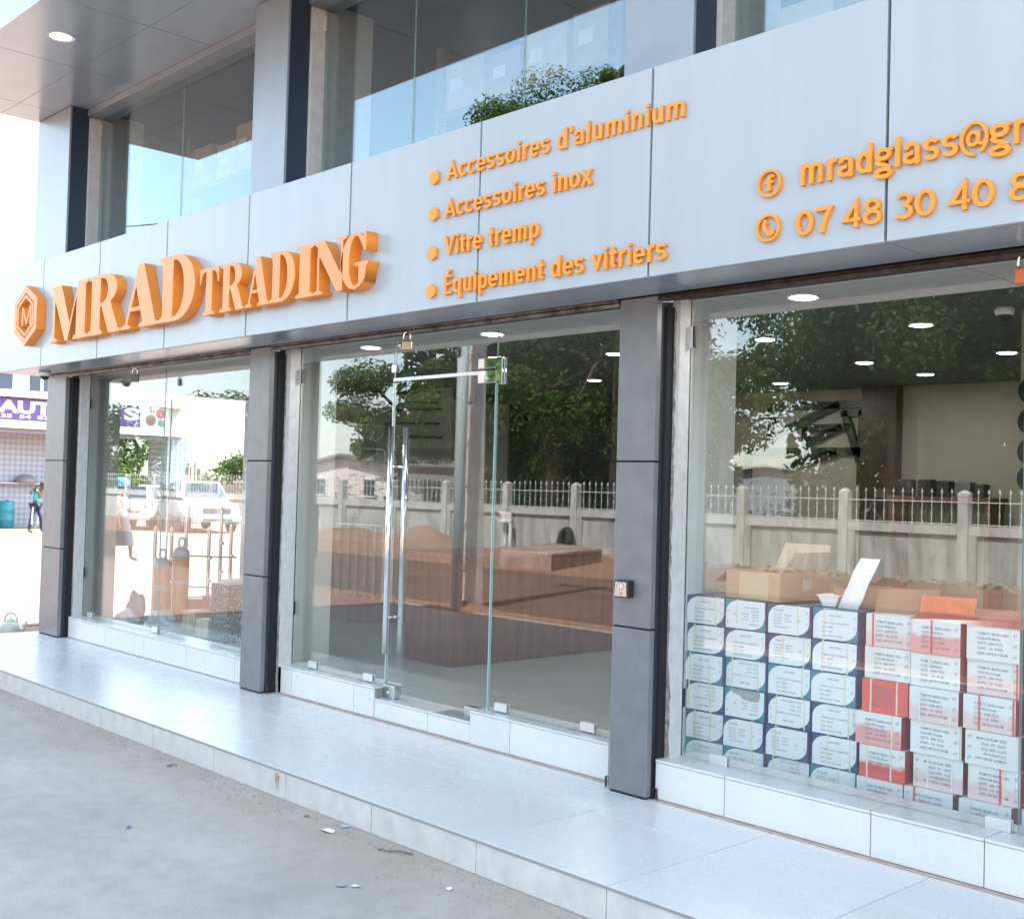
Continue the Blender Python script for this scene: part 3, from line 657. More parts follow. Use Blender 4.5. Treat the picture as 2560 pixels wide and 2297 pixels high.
def hexring(r0, r1, y0, y1, m, name):
    a, b = hexpts(r0), hexpts(r1); v = [(p[0],y0,p[1]) for p in a]+[(p[0],y0,p[1]) for p in b]+[(p[0],y1,p[1]) for p in a]+[(p[0],y1,p[1]) for p in b]; f = []
    for k in range(6):
        j = (k+1) % 6
        f += [(k,6+k,6+j,j),(12+k,12+j,18+j,18+k),(6+k,18+k,18+j,6+j),(k,j,12+j,12+k)]
    o = MB().add(v, f).build(name, m, hexl)
    o.data.materials.append(M_orange)
    for p in o.data.polygons:
        if p.index % 4 == 0: p.material_index = 1
hexring(0.222, 0.292, YL0, YL1, M_oside, 'outer_ring'); hexring(0.172, 0.206, YL0, YL1, M_oside, 'inner_ring')
MB().prism(hexpts(0.215), YF-0.016, YF-0.003).build('backing_plate', mat('pale_emblem_plate', (0.62,0.58,0.56), 0.4), hexl)
base = [(0,0),(.15,0),(.15,.72),(.44,.05),(.56,.05),(.85,.72),(.85,0),(1,0),(1,1),(.84,1),(.5,.24),(.16,1),(0,1)]
o = MB().prism([(hx-0.118+0.236*p[0], hz-0.09+0.18*p[1]) for p in base], YL0+0.012, YF-0.017).build('letter', M_oside, hexl)
o.data.materials.append(M_orange); o.data.polygons[0].material_index = 1

# ---- grime run-down below the fascia top, flat stains on the panels
# ---- padlocks and key switch
def padlock(loc, m, label, rz=0.0, s=1.0, cap=True):
    t = thing('padlock', label, 'padlock', loc, rz); t.scale = (s, s, s)
    MB().box(-0.032, 0.032, -0.013, 0.013, -0.105, -0.050).build('lock_body', m, t, bevel=0.005)
    pts = [(-0.020,0,-0.055),(-0.020,0,-0.018)] + [(0.020*math.cos(R(a)),0,-0.018+0.020*math.sin(R(a))) for a in range(165,0,-15)] + [(0.020,0,-0.018),(0.020,0,-0.055)]
    MB().tube(pts, 0.0048, 10).build('shackle', M_steel, t, smooth=True)
    if cap:
        o = MB().lathe([(0.018,0),(0.018,0.012),(0.001,0.013)], n=18).build('keyhole_cover', M_brush, t); o.rotation_euler = (0, R(-90), 0); o.location = (-0.032, 0, -0.078)
padlock((5.02, 1.150, Z0-0.030), mat('tarnished_brass', (0.30,0.235,0.15), 0.35, 0.9), 'brass padlock hanging from the shutter rail above the glass door', R(35), 1.15)
padlock((9.075, 1.165, Z0-0.03), mat('orange_lock', (0.55,0.16,0.04), 0.45), 'orange brown padlock under the rail near the right edge', R(15), 1.15, False)
padlock((9.125, 1.172, Z0-0.055), M_rust, 'dark rusty padlock hanging right beside the orange brown one', R(-25), 1.15, False)
padlock((1.02, 1.155, Z0-0.045), mat('grey_lock', (0.16,0.13,0.12), 0.5, 0.4), 'dark grey padlock under the rail of the left window', R(40), 1.15, False)
ks = thing('key_switch', 'small black and silver shutter key switch on the grey column', 'switch', (6.990, 1.147, 1.093))
MB().box(-0.050, 0.052, -0.050, -0.001, -0.046, 0.046).build('switch_housing', M_black, ks, bevel=0.006)
pl = MB().prism([(-0.036,0.037),(0.040,0.037),(0.043,-0.040),(-0.043,-0.040)], -0.0535, -0.0502).build('face_plate', M_brush, ks, bevel=0.001)
o = MB().lathe([(0.012,0),(0.011,0.005),(0.001,0.006)], n=20).build('key_barrel', M_steel, ks); o.rotation_euler = (R(90),0,0); o.location = (0, -0.0536, 0.010)
MB().box(-0.0014, 0.0014, -0.0606, -0.0590, 0.003, 0.017).build('key_slot', M_black, ks)
MB().prism([(0.026*math.cos(R(a)), 0.010+0.026*math.sin(R(a))) for a in range(15,166,10)] + [(0.0235*math.cos(R(a)), 0.010+0.0235*math.sin(R(a))) for a in range(165,14,-10)], -0.0544, -0.0537).build('arc_mark', M_black, ks)
for sx in (-1, 1): MB().lathe([(0.003,0),(0.003,0.0008)], n=12).build('arc_dot', M_black, ks).matrix_local = Matrix.Translation((sx*0.026, -0.0536, 0.012)) @ Matrix.Rotation(R(90),4,'X')
text_line('D', ks, 0.0, 0.012, -0.032, 0.014, -0.0543, 0.0006, M_black, off=0.0, name='maker_mark')

# ================================================================== THINGS IN THE SHOP
# ---- cartons stacked in the right window
M_cnavy = mat('carton_navy', (0.035, 0.085, 0.21), 0.6, var=0.1, vscale=9)
M_cteal = mat('carton_teal', (0.02, 0.26, 0.33), 0.6, var=0.1, vscale=9)
M_cviolet = mat('carton_violet_side', (0.10, 0.055, 0.20), 0.6)
M_clabel = mat('carton_white_print', (0.86, 0.88, 0.89), 0.55, var=0.03, vscale=8)
M_strap = mat('yellow_strap', (0.80, 0.75, 0.55), 0.45)
M_strapw = mat('white_strap', (0.80, 0.80, 0.76), 0.45)
M_ink = mat('grey_ink', (0.24, 0.27, 0.32), 0.7)
M_cwhite = mat('carton_grey_white', (0.80, 0.81, 0.79), 0.65, var=0.05, vscale=5)
M_cred = mat('carton_red', (0.62, 0.06, 0.045), 0.6, var=0.15, vscale=6)
M_cside = mat('carton_red_side', (0.42, 0.03, 0.05), 0.6)
def dyed(name, level, amount):
    """white carton whose red dye has soaked through from the bottom or in blotches"""
    m = mat(name, (0.68,0.70,0.69), 0.65); nt = m.node_tree; b = nt.nodes['Principled BSDF']
    tc = nt.nodes.new('ShaderNodeTexCoord'); sp = nt.nodes.new('ShaderNodeSeparateXYZ'); lk(nt, tc.outputs['Object'], sp.inputs[0])
    n = nt.nodes.new('ShaderNodeTexNoise'); n.inputs['Scale'].default_value = 14; n.inputs['Detail'].default_value = 3
    oi = nt.nodes.new('ShaderNodeObjectInfo'); ad = nt.nodes.new('ShaderNodeVectorMath'); ad.operation = 'ADD'
    cb = nt.nodes.new('ShaderNodeCombineXYZ'); lk(nt, math_node(nt, 'MULTIPLY', oi.outputs['Random'], 50.0), cb.inputs[0])
    lk(nt, tc.outputs['Object'], ad.inputs[0]); lk(nt, cb.outputs[0], ad.inputs[1]); lk(nt, ad.outputs[0], n.inputs['Vector'])
    f = math_node(nt, 'ADD', math_node(nt, 'MULTIPLY', sp.outputs['Z'], -14.0), math_node(nt, 'MULTIPLY', n.outputs['Fac'], 0.9))
    mr = nt.nodes.new('ShaderNodeMapRange'); mr.inputs[1].default_value = level; mr.inputs[2].default_value = level+0.35; mr.inputs[4].default_value = amount
    lk(nt, f, mr.inputs[0]); mx = nt.nodes.new('ShaderNodeMix'); mx.data_type = 'RGBA'; lk(nt, mr.outputs[0], mx.inputs['Factor'])
    mx.inputs[6].default_value = (0.80,0.81,0.79,1); mx.inputs[7].default_value = (0.85,0.06,0.03,1)
    lk(nt, mx.outputs[2], b.inputs['Base Color']); return m
M_dhalf = dyed('carton_dyed_lower_half', -0.75, 0.95)
M_dpink = dyed('carton_dyed_pink', -0.95, 0.58)
M_dfaint = dyed('carton_dyed_faint', -0.75, 0.26)
M_dfull = dyed('carton_dyed_full', -2.2, 0.92)

BW, BH, BD = 0.262, 0.1590, 0.44
def lens_label():
    w, h = BW-0.008, BH-0.006
    p = [(0, h*0.55)] + [(w*0.34*(1-math.cos(R(a))), h*0.55+h*0.45*math.sin(R(a))) for a in range(10, 91, 10)] + [(w, h)]
    q = [(w-x, h-z) for x, z in p]
    return [(x+0.004, z+0.003) for x, z in (p + q)]
lab_me = MB().prism(lens_label(), -0.0015, 0.0002).mesh('white_label', M_clabel)
flat_me = MB().box(0.004, BW-0.004, -0.0015, 0.0002, 0.003, BH-0.003).mesh('white_label', M_clabel)
def print_mesh(lines, name):
    """small print as one flat mesh: rows of characters"""
    v = []; f = []
    for (s, x0, x1, z, cap) in lines:
        w = text_width(s); sx = (x1-x0)/w; x = x0
        for ch in s:
            if ch != ' ':
                me = glyph_mesh(ch, 0.01, 0.0); o = len(v); v += [(x+q.co.x*sx, -0.0022, z+q.co.y*cap/0.73) for q in me.vertices]; f += [tuple(o+i for i in p.vertices) for p in me.polygons]
            x += adv(ch)*sx
    me = bpy.data.meshes.new(name); me.from_pydata(v, [], f); me.materials.append(M_ink); return me
def marks(lines): return lines
pr_item = print_mesh([('SPEC SPEC',.10,.17,.122,.010),('ITEM:YY-BL02  DIAMETER',.055,.215,.084,.008),('QTY : 200PCS',.055,.125,.062,.009),('G/W : 15KG',.055,.12,.040,.009),('SIZE: 44*23.5*15CM',.055,.175,.018,.009),('//',.236,.250,.118,.013),('//',.236,.250,.066,.013)], 'print')
pr_col = print_mesh([('COLOR',.04,.10,.122,.012),('BLACK',.04,.09,.100,.008),('ORANGE',.105,.15,.100,.008),('YELLOW',.04,.09,.084,.008),('GREY',.105,.14,.084,.008),('WHITE',.04,.085,.068,.008),('SILVER',.105,.15,.068,.008),('BROWN',.04,.09,.052,.008),('TRANSPARENT',.04,.14,.034,.008),('SPEC',.185,.205,.076,.010),('//',.236,.250,.118,.013),('//',.236,.250,.060,.013)], 'print')
def pr_red(colr, size): return print_mesh([('ITEM:YC-BL05-roller',.055,.21,.118,.0125),('COLOR:'+colr,.055,.17,.096,.0125),('QTY: 200 PCS',.055,.18,.073,.0125),('G/W:  16  KGS',.055,.18,.050,.0125),('SIZE: '+size,.055,.205,.026,.0125),('//',.232,.250,.120,.016),('//',.232,.250,.072,.016),('//',.232,.250,.022,.016)], 'print')
pr_rb = pr_red('Black', '44*22*15CM'); pr_ro = pr_red('Orange', '44*23.5*14CM')
def carton_mesh(front, side, w=BW, h=BH):
    me = MB().box(0, w, 0, BD, -0.0 , h).mesh('carton', front); me.materials.append(side)
    for k in (3, 5): me.polygons[k].material_index = 1
    return me
NAV = carton_mesh(M_cnavy, M_cviolet); TEA = carton_mesh(M_cteal, M_cviolet)
def strapat(x, m, par): MB().box(x, x+0.007, -0.0045, 0.001, -0.0005, BH+0.0012).box(x, x+0.007, -0.004, BD, BH, BH+0.0018).build('strap', m, par)
COLW = ['leftmost', 'second', 'third', 'fourth']; ROWW = ['top', 'second', 'third', 'fourth', 'fifth', 'bottom']
bx0 = [6.940, 7.209, 7.485, 7.757]; YB = 1.74
kinds = {(0,0):'N1',(0,1):'T2u',(0,2):'N2',(0,3):'T1', (1,0):'N1',(1,1):'N1',(1,2):'N2',(1,3):'N1', (2,0):'T1',(2,1):'T1u',(2,2):'T1',(2,3):'T1',
         (3,0):'N1u',(3,1):'T2ut',(3,2):'N1u',(3,3):'N1', (4,0):'N1',(4,1):'N2',(4,2):'N2',(4,3):'N1', (5,0):'T1',(5,1):'T2',(5,2):'N1u',(5,3):'T2'}
for r in range(6):
    for c in range(4):
        k = kinds[(r, c)]; me = NAV if k[0] == 'N' else TEA
        yb = YB + rnd.uniform(-0.012, 0.012) + c*0.004; x = bx0[c] + rnd.uniform(-0.003, 0.003)
        z = FZ + (5-r)*(BH+0.0036) + 0.001
        o = inst(me, 'carton', None, (x, yb, z), R(rnd.uniform(-0.9,0.9)))
        tag(o, '%s and white carton%s, %s row, %s column from the jamb' % ('navy' if k[0]=='N' else 'teal', ' with torn print' if 't' in k else (' with upside-down print' if 'u' in k else ''), ROWW[r], COLW[c]), 'carton', 'blue and white cartons in the right window')
        l = inst(lab_me, 'white_label', o); p = inst(pr_item if '1' in k else pr_col, 'print', o)
        if 'u' in k:
            p.location = (BW, 0, BH); p.rotation_euler = (0, R(180), 0)
        ss = {(0,0):[.20],(0,1):[.075],(0,2):[.185],(0,3):[.065],(1,0):[.05],(1,2):[.09,.215],(1,3):[.06,.205],(2,0):[.035,.17],(2,1):[.04,.21],(2,2):[.21],(2,3):[.20],(3,0):[.018,.17],(3,2):[.05,.225],(3,3):[.21],(4,0):[.06,.17],(4,1):[.185],(4,2):[.06],(4,3):[.09,.22],(5,2):[.035,.185],(5,1):[.19],(5,3):[.16]}.get((r,c), [])
        for sx in ss: strapat(sx, M_strap, o)
        if 't' in k:
            MB().prism([(0.03,BH-.003),(0.06,BH-.028),(0.10,BH-.034),(0.12,BH-.052),(0.17,BH-.058),(0.225,BH-.052),(0.235,BH-.02),(0.23,BH-.003)], -0.0035, -0.0016).build('torn_patch', mat('torn_grey_board', (0.42,0.40,0.38), 0.9, var=0.15, vscale=30), o)
# red and white cartons: staggered stack
def redcarton(x, y, z, m, pr, label, straps=(), up=False, w=0.247):
    o = inst(carton_mesh(m, M_cside, w), 'carton', None, (x, y, z), R(rnd.uniform(-1.2,1.2))); tag(o, label, 'carton', 'red and white cartons in the right window')
    p = inst(pr, 'print', o, scale=(w/BW,1,1))
    if up: p.location = (w, 0, BH); p.rotation_euler = (0, R(180), 0)
    for sx, sm in straps: strapat(sx, sm, o)
    return o
zr = [FZ + 0.001 + k*(BH+0.0034) for k in range(6)]
W_, Y_ = M_strapw, M_strap
M_redstrap = mat('red_streak', (0.75,0.10,0.08), 0.6)
RC = [ # x, row from bottom, material, print, description, straps, upside down
 (8.062,5,M_dfaint,pr_rb,'whitish carton with a red lid edge, top of first red column',[(.035,M_redstrap)],False),
 (8.054,4,M_cwhite,pr_rb,'plain grey white carton, second from top in first red column',[(.165,W_)],False),
 (8.053,3,M_dfull,pr_rb,'bright red soaked carton with two yellow straps beside the navy stack',[(.045,Y_),(.185,Y_)],False),
 (8.029,2,M_dpink,pr_ro,'carton with pale pink lower half below the bright red one',[(.195,Y_)],False),
 (8.050,1,M_dhalf,pr_rb,'carton white above and red below with two straps, near the floor',[(.04,Y_),(.17,Y_)],False),
 (8.040,0,M_cwhite,pr_rb,'grey white carton at the bottom of first red column',[(.05,W_)],False),
 (8.318,5,M_dpink,pr_rb,'blotchy pink carton under the orange flap, top of second red column',[(.10,M_redstrap)],False),
 (8.311,4,M_cwhite,pr_rb,'plain grey white carton, second from top in second red column',[(.09,W_)],False),
 (8.314,3,M_dfaint,pr_rb,'greyish carton with two white straps right of the bright red one',[(.05,W_),(.205,W_)],False),
 (8.312,2,M_cwhite,pr_ro,'clean white carton marked Orange in the middle of second red column',[(.25,Y_)],False),
 (8.325,1,M_dfaint,pr_rb,'carton with upside-down print, second from floor in second red column',[(.07,W_),(.19,W_)],True),
 (8.290,0,M_dpink,pr_rb,'pinkish carton with upside-down print at the floor of second red column',[(.05,M_redstrap)],True),
 (8.590,5,M_cwhite,pr_rb,'whitish carton with a looped strap, top of third red column',[(.205,W_)],False),
 (8.583,4,M_dfaint,pr_ro,'white carton marked Orange, second from top in third red column',[(.215,Y_),(.235,M_redstrap)],False),
 (8.582,3,M_dfaint,pr_ro,'white carton with red streaks down both straps in third red column',[(.075,M_redstrap),(.235,M_redstrap)],False),
 (8.594,2,M_cwhite,pr_ro,'white carton with upside-down print in the middle of third red column',[(.25,Y_)],True),
 (8.603,1,M_dfaint,pr_rb,'pinkish white carton with one yellow strap in third red column',[(.165,Y_),(.150,M_redstrap)],False),
 (8.572,0,M_dfaint,pr_ro,'white carton at the floor of third red column',[(.05,W_),(.19,W_)],False),
 (8.868,5,M_cwhite,pr_ro,'whitish carton at the right edge, top of fourth red column',[(.05,W_)],False),
 (8.862,4,M_strap,pr_ro,'yellowish carton at the right edge, second from top',[],False),
 (8.862,3,M_dfull,pr_rb,'dark red carton at the right edge, third from top',[],False),
 (8.872,2,M_cwhite,pr_ro,'white carton at the right edge, fourth from top',[],False),
 (8.878,1,M_dhalf,pr_ro,'half red carton at the right edge, second from floor',[],False),
 (8.850,0,M_dhalf,pr_rb,'half red carton at the right edge on the floor',[],False)]
for (x, r, m, pr, lab, st, up) in RC:
    redcarton(x, 1.752 + rnd.uniform(-0.030, 0.012), zr[r], m, pr, lab, st, up)
ztop = FZ + 6*(BH+0.0036)
# open brown carton on the blue stack
ob = thing('open_carton', 'open brown cardboard box with raised flaps on the blue cartons', 'carton', (7.38, 1.98, ztop+0.003), R(-4))
def wallbox(par, w, d, h, m, th=0.006):
    MB().box(-w/2, w/2, -d/2, -d/2+th, 0, h).build('side', m, par); MB().box(-w/2, w/2, d/2-th, d/2, 0, h).build('side', m, par)
    MB().box(-w/2, -w/2+th, -d/2+th, d/2-th, 0, h).build('side', m, par); MB().box(w/2-th, w/2, -d/2+th, d/2-th, 0, h).build('side', m, par)
    MB().box(-w/2+th, w/2-th, -d/2+th, d/2-th, 0, th).build('bottom', m, par)
wallbox(ob, 0.37, 0.44, 0.155, M_kraft)
MB().hexa([(-.185,.214,.155),(.185,.214,.155),(.185,.220,.155),(-.185,.220,.155),(-.15,.262,.30),(.16,.262,.30),(.16,.268,.30),(-.15,.268,.30)]).build('flap', M_kraft, ob)
MB().hexa([(-.185,-.21,.150),(-.185,.21,.150),(-.179,.21,.155),(-.179,-.21,.155),(-.30,-.19,.075),(-.30,.19,.075),(-.296,.19,.080),(-.296,-.19,.080)]).build('flap', M_kraft, ob)
MB().hexa([(.179,-.21,.155),(.179,.21,.155),(.185,.21,.155),(.185,-.21,.155),(.255,-.19,.27),(.255,.19,.27),(.261,.19,.27),(.261,-.19,.27)]).build('flap', M_kraft, ob)
MB().box(-0.09, 0.11, -0.2225, -0.2203, 0.01, 0.15).build('packing_tape', mat('buff_tape', (0.60,0.47,0.32), 0.3), ob)
MB().box(0.1853, 0.1865, -0.02, 0.06, 0.06, 0.12).build('address_slip', mat('buff_slip', (0.66,0.55,0.46), 0.7), ob)
b2 = thing('kraft_carton', 'plain brown cardboard tray behind the white paper on the cartons', 'carton', (7.93, 2.04, ztop+0.003), R(8))
wallbox(b2, 0.30, 0.30, 0.10, M_kraft_d)
tr = thing('foam_tray', 'small white foam tray beside the folded paper on the cartons', 'tray', (7.80, 1.86, ztop+0.003), R(12))
MB().hexa([(-.035,-.05,0),(.035,-.05,0),(.035,.05,0),(-.035,.05,0),(-.055,-.07,.055),(.055,-.07,.055),(.055,.07,.055),(-.055,.07,.055)]).build('tray_body', M_paper, tr, bevel=0.004)
MB().box(-.062, .062, -.077, .077, .0555, .060).build('tray_rim', M_white, tr)
pp = MB()
prof = [(0.0,0.0),(0.008,0.06),(0.016,0.13),(0.030,0.20),(0.052,0.27)]
vs = []
for i, (yy, zz) in enumerate(prof):
    sh = 0.020*i; w = 0.105 + (0.008 if i % 2 else 0)
    for q in (-0.5, 0.0, 0.5): vs.append((sh+q*w, yy + (0.012 if q == 0 else 0), zz))
fs = []
for i in range(len(prof)-1):
    for k in range(2): fs.append((i*3+k, i*3+k+1, i*3+k+4, i*3+k+3))
pap = MB().add(vs, fs).build('folded_paper', M_paper, None, smooth=True); md = pap.modifiers.new('solid','SOLIDIFY'); md.thickness = 0.003
pap.location = (7.925, 1.80, ztop+0.003); pap.rotation_euler = (R(-8), 0, R(6)); tag(pap, 'sheet of white paper standing up on the cartons in the window', 'paper')
fl1 = thing('cardboard_flap', 'loose brown cardboard flap standing on top of the red cartons', 'cardboard', (8.20, 1.86, ztop-0.005), R(3))
MB().hexa([(-.15,0,0),(.14,.01,0),(.14,.014,0),(-.15,.004,0),(-.16,.05,.115),(.17,.06,.135),(.17,.064,.135),(-.16,.054,.115)]).build('board', M_kraft_d, fl1)
fl2 = thing('cardboard_flap', 'bright orange cardboard flap standing on the red cartons', 'cardboard', (8.45, 1.80, ztop-0.005), R(-2))
MB().hexa([(-.135,0,0),(.135,.01,0),(.135,.014,0),(-.135,.004,0),(-.14,.03,.11),(.14,.04,.115),(.14,.044,.115),(-.14,.034,.11)]).build('board', mat('orange_board', (0.72,0.17,0.06), 0.7, var=0.2, vscale=14), fl2)
film = MB().hexa([(8.30,1.73,ztop-.004),(9.12,1.73,ztop-.004),(9.12,2.15,ztop-.004),(8.30,2.15,ztop-.004),(8.36,1.80,ztop+.03),(9.12,1.78,ztop+.045),(9.12,2.1,ztop+.05),(8.40,2.1,ztop+.04)]).build('plastic_film', mat('reddish_film', (0.50,0.13,0.10), 0.25, var=0.3, vscale=12))
tag(film, 'crumpled reddish plastic film lying over the top red cartons', 'plastic film')

# ---- counter, railing samples and shelf behind the door
ct = thing('counter', 'dark red brown wooden counter standing behind the glass door', 'counter', (0,0,0))
MB().box(2.80, 3.47, 2.96, 5.30, FZ+0.001, 1.00).build('counter_body', M_wood, ct, bevel=0.004)
MB().box(2.77, 3.50, 2.93, 5.33, 1.002, 1.04).build('counter_top', M_wood, ct, bevel=0.004)
dp = thing('railing_display', 'row of steel railing posts on a low brown plinth inside the door', 'display', (0,0,0))
MB().hexa([(-0.75,4.45,FZ+.001),(0.28,4.13,FZ+.001),(0.62,4.95,FZ+.001),(-0.40,5.25,FZ+.001),(-0.75,4.45,.26),(0.28,4.13,.26),(0.62,4.95,.26),(-0.40,5.25,.26)]).build('plinth', M_wood, dp)
for i in range(9):
    a = i/8; x, y = -0.62+a*1.05, 4.52+a*0.25
    MB().box(x-0.02, x+0.02, y-0.02, y+0.02, 0.2615, 1.12).build('post', M_brush, dp)
    MB().box(x-0.04, x+0.04, y-0.04, y+0.04, 0.261, 0.275).build('post_foot', M_steel, dp)
MB().tube([(-0.66,4.51,1.14),(0.46,4.78,1.14)], 0.022, 12).build('top_rail', M_brush, dp)
for z in (0.45, 0.95): MB().tube([(-0.66,4.535,z),(0.46,4.80,z)], 0.008, 8).build('cross_rail', M_brush, dp)
hd = thing('handle_display', 'board of dark door handles hung inside above the counter', 'display')
MB().box(-0.30, 0.95, 5.00, 5.03, 2.05, 2.75).build('board', mat('grey_board', (0.22,0.24,0.24), 0.5), hd)
for (x0, x1, z) in ((-0.1,0.75,2.72),(-0.15,0.7,2.60),(-0.2,0.78,2.52),(-0.2,0.74,2.36),(0.1,0.8,2.20)):
    MB().tube([(x0,5.0,z),(x0,4.94,z),(x1,4.94,z-0.02),(x1,5.0,z-0.02)], 0.016, 8).build('handle', M_black, hd)
MB().tube([(0.3,5.02,2.75),(0.3,5.02,2.799)], 0.006, 6).build('hanger', M_black, hd)
MB().tube([(-0.1,5.02,2.75),(-0.1,5.02,2.799)], 0.006, 6).build('hanger', M_black, hd)
sh = thing('wall_shelf', 'white stepped shelves fixed to the left wall inside', 'shelf')
for i, z in enumerate((2.62, 2.35, 2.05, 1.75, 1.45)):
    MB().box(-1.015, -0.78, 4.2, 5.9-0.1*i, z, z+0.03).build('shelf_board', M_wall, sh)
for y in (4.22, 5.0, 5.4): MB().box(-1.015, -0.80, y, y+0.03, 1.2, 2.70).build('upright', M_wall, sh)
for i, (x, w, h, cc) in enumerate(((5.15,.13,.17,.02),(5.36,.14,.17,.02),(5.56,.13,.16,.025),(5.75,.16,.15,.12),(5.95,.10,.13,.03))):
    b = MB().box(0, w, 0, .14, 0, h).build('tool_case', mat('case%d'%i, (cc,cc*1.05,cc*1.1), 0.5), None, bevel=0.012); b.location = (x, 7.45, 1.652)
    tag(b, 'dark tool case, %s from the left on the back shelf' % ['first','second','third','fourth','fifth'][i], 'case', 'tool cases on the back shelf')
bs = thing('back_shelf', 'low shelf along the beige back wall carrying dark tool cases', 'shelf')
MB().box(5.06, 6.15, 7.38, 7.745, 1.60, 1.65).build('shelf_board', M_wood, bs); MB().box(5.08, 5.12, 7.40, 7.74, FZ+.001, 1.598).build('leg', M_wood, bs); MB().box(6.08, 6.12, 7.40, 7.74, FZ+.001, 1.598).build('leg', M_wood, bs)

# ---- left window contents
def post(x, y, h, label):
    t = thing('railing_post', label, 'post', (x, y, FZ+0.001), group='steel railing posts in the left window')
    MB().lathe([(0.045,0),(0.045,0.008),(0.02,0.009),(0.021,0.010),(0.021,h)], n=16).build('tube', M_brush, t, smooth=False)
    MB().lathe([(0.021,h),(0.012,h+0.012),(0.012,h+0.03),(0.004,h+0.032)], n=12).build('cap', M_steel, t)
    for z in (h*0.42, h*0.68): MB().box(0.019, 0.055, -0.013, 0.013, z-0.014, z+0.014).build('glass_clamp', M_brush, t)
post(-0.88, 2.725, 1.10, 'thick steel railing post right of the orange cylinders in the left window')
post(-0.90, 3.02, 0.99, 'short steel railing post with two glass clamps in the left window')
post(-0.85, 3.14, 1.24, 'tallest steel railing post in the left window')
post(-0.90, 3.30, 1.02, 'rightmost steel railing post in the left window')
post(-0.93, 2.38, 1.00, 'steel railing post behind the smaller orange cylinder')
post(-0.94, 2.58, 0.99, 'steel railing post behind the taller orange cylinder')
for i, (z, a, b) in enumerate(((0.77, 2.73, 3.32), (0.43, 2.72, 3.10))):
    o = MB().tube([(-0.80, a, z), (-0.80, b, z-0.03)], 0.009, 8).build('steel_rod', M_brush); tag(o, ['upper', 'lower'][i] + ' thin steel rod across the railing posts in the left window', 'rod')
M_ocyl = mat('faded_orange_paint', (0.55, 0.22, 0.10), 0.5, var=0.15, vscale=9)
M_ocol = mat('grey_wrap', (0.40, 0.42, 0.43), 0.5)
for (x, y, h, lab) in ((-0.70, 2.36, 0.80, 'shorter orange cylinder with grey shoulder and ring handle in left window'), (-0.70, 2.58, 0.92, 'taller orange cylinder with grey shoulder and ring handle in left window')):
    t = thing('gas_cylinder', lab, 'cylinder', (x, y, FZ+0.001))
    MB().lathe([(0.07,0),(0.085,0.01),(0.088,0.04),(0.088,h-0.22)], n=24).build('body', M_ocyl, t)
    MB().lathe([(0.0885,h-0.22),(0.088,h-0.17),(0.075,h-0.13),(0.045,h-0.105),(0.03,h-0.10)], n=24).build('shoulder', M_ocol, t, smooth=True)
    MB().lathe([(0.0895,h*0.45),(0.0905,h*0.45),(0.0905,h*0.50),(0.0895,h*0.50)], n=24).build('band', M_ocol, t)
    MB().tube([(0, 0.035*math.cos(R(a)), h-0.06+0.055*math.sin(R(a))) for a in range(-90, 271, 20)], 0.011, 8).build('ring_handle', M_ocol, t, smooth=True)
M_dots = mat('dotted_black_card', (0.05, 0.055, 0.055), 0.5)
def dots_mat():
    nt = M_dots.node_tree; b = nt.nodes['Principled BSDF']; tc = nt.nodes.new('ShaderNodeTexCoord'); v = nt.nodes.new('ShaderNodeTexVoronoi'); v.inputs['Scale'].default_value = 42
    lk(nt, tc.outputs['Object'], v.inputs['Vector']); r = nt.nodes.new('ShaderNodeValToRGB'); r.color_ramp.interpolation = 'CONSTANT'
    r.color_ramp.elements[0].color = (0.6,0.62,0.6,1); r.color_ramp.elements[1].position = 0.27; r.color_ramp.elements[1].color = (0.06,0.065,0.065,1)
    lk(nt, v.outputs['Distance'], r.inputs[0]); lk(nt, r.outputs[0], b.inputs['Base Color'])
dots_mat()
M_obox = mat('orange_brown_carton', (0.52, 0.22, 0.12), 0.75, var=0.1, vscale=5)
def cbox(x0, x1, y0, y1, z0, z1, m, label, name='carton', tape=True):
    t = thing(name, label, 'carton', ((x0+x1)/2, (y0+y1)/2, z0)); w, d, h = (x1-x0)/2, (y1-y0)/2, z1-z0
    MB().box(-w, w, -d, d, 0, h).build('box_body', m, t, bevel=0.004)
    if tape: MB().box(-w*0.16, w*0.16, -d-0.001, d+0.001, h*0.001, h+0.0012).build('packing_tape', mat('tape', (0.58,0.45,0.30), 0.3), t)
    return t
f1 = FZ+0.002
cbox(-0.98,-0.52, 2.66,3.02, f1,0.30, M_obox, 'low orange brown carton below the cylinders in the left window')
cbox(-0.46,-0.06, 2.72,3.10, f1,0.36, M_obox, 'orange brown carton in the middle of the left window floor')
cbox(-0.10, 0.16, 2.30,2.58, f1,0.26, M_kraft, 'small pale brown carton at the front of the left window')
cbox( 0.02, 0.34, 2.62,2.95, f1,0.44, M_kraft, 'tall pale brown carton behind the small one in left window')
cbox( 0.52, 0.76, 2.12,2.38, f1,0.24, mat('cream_board', (0.60,0.52,0.42), 0.8), 'cream carton beside the dotted black box')
cbox( 0.36, 0.84, 2.46,2.90, f1,0.46, M_obox, 'large orange brown carton behind the dotted black box')
cbox( 0.84, 1.16, 2.10,2.46, f1,0.62, M_dots, 'tall black carton with white dots beside column', tape=False)
cbox( 0.30, 0.86, 2.50,2.92, 0.463,0.60, mat('pale_blue_print', (0.62,0.66,0.70), 0.6, var=0.15, vscale=22), 'flat pale printed carton lying on the large orange brown one', tape=False)
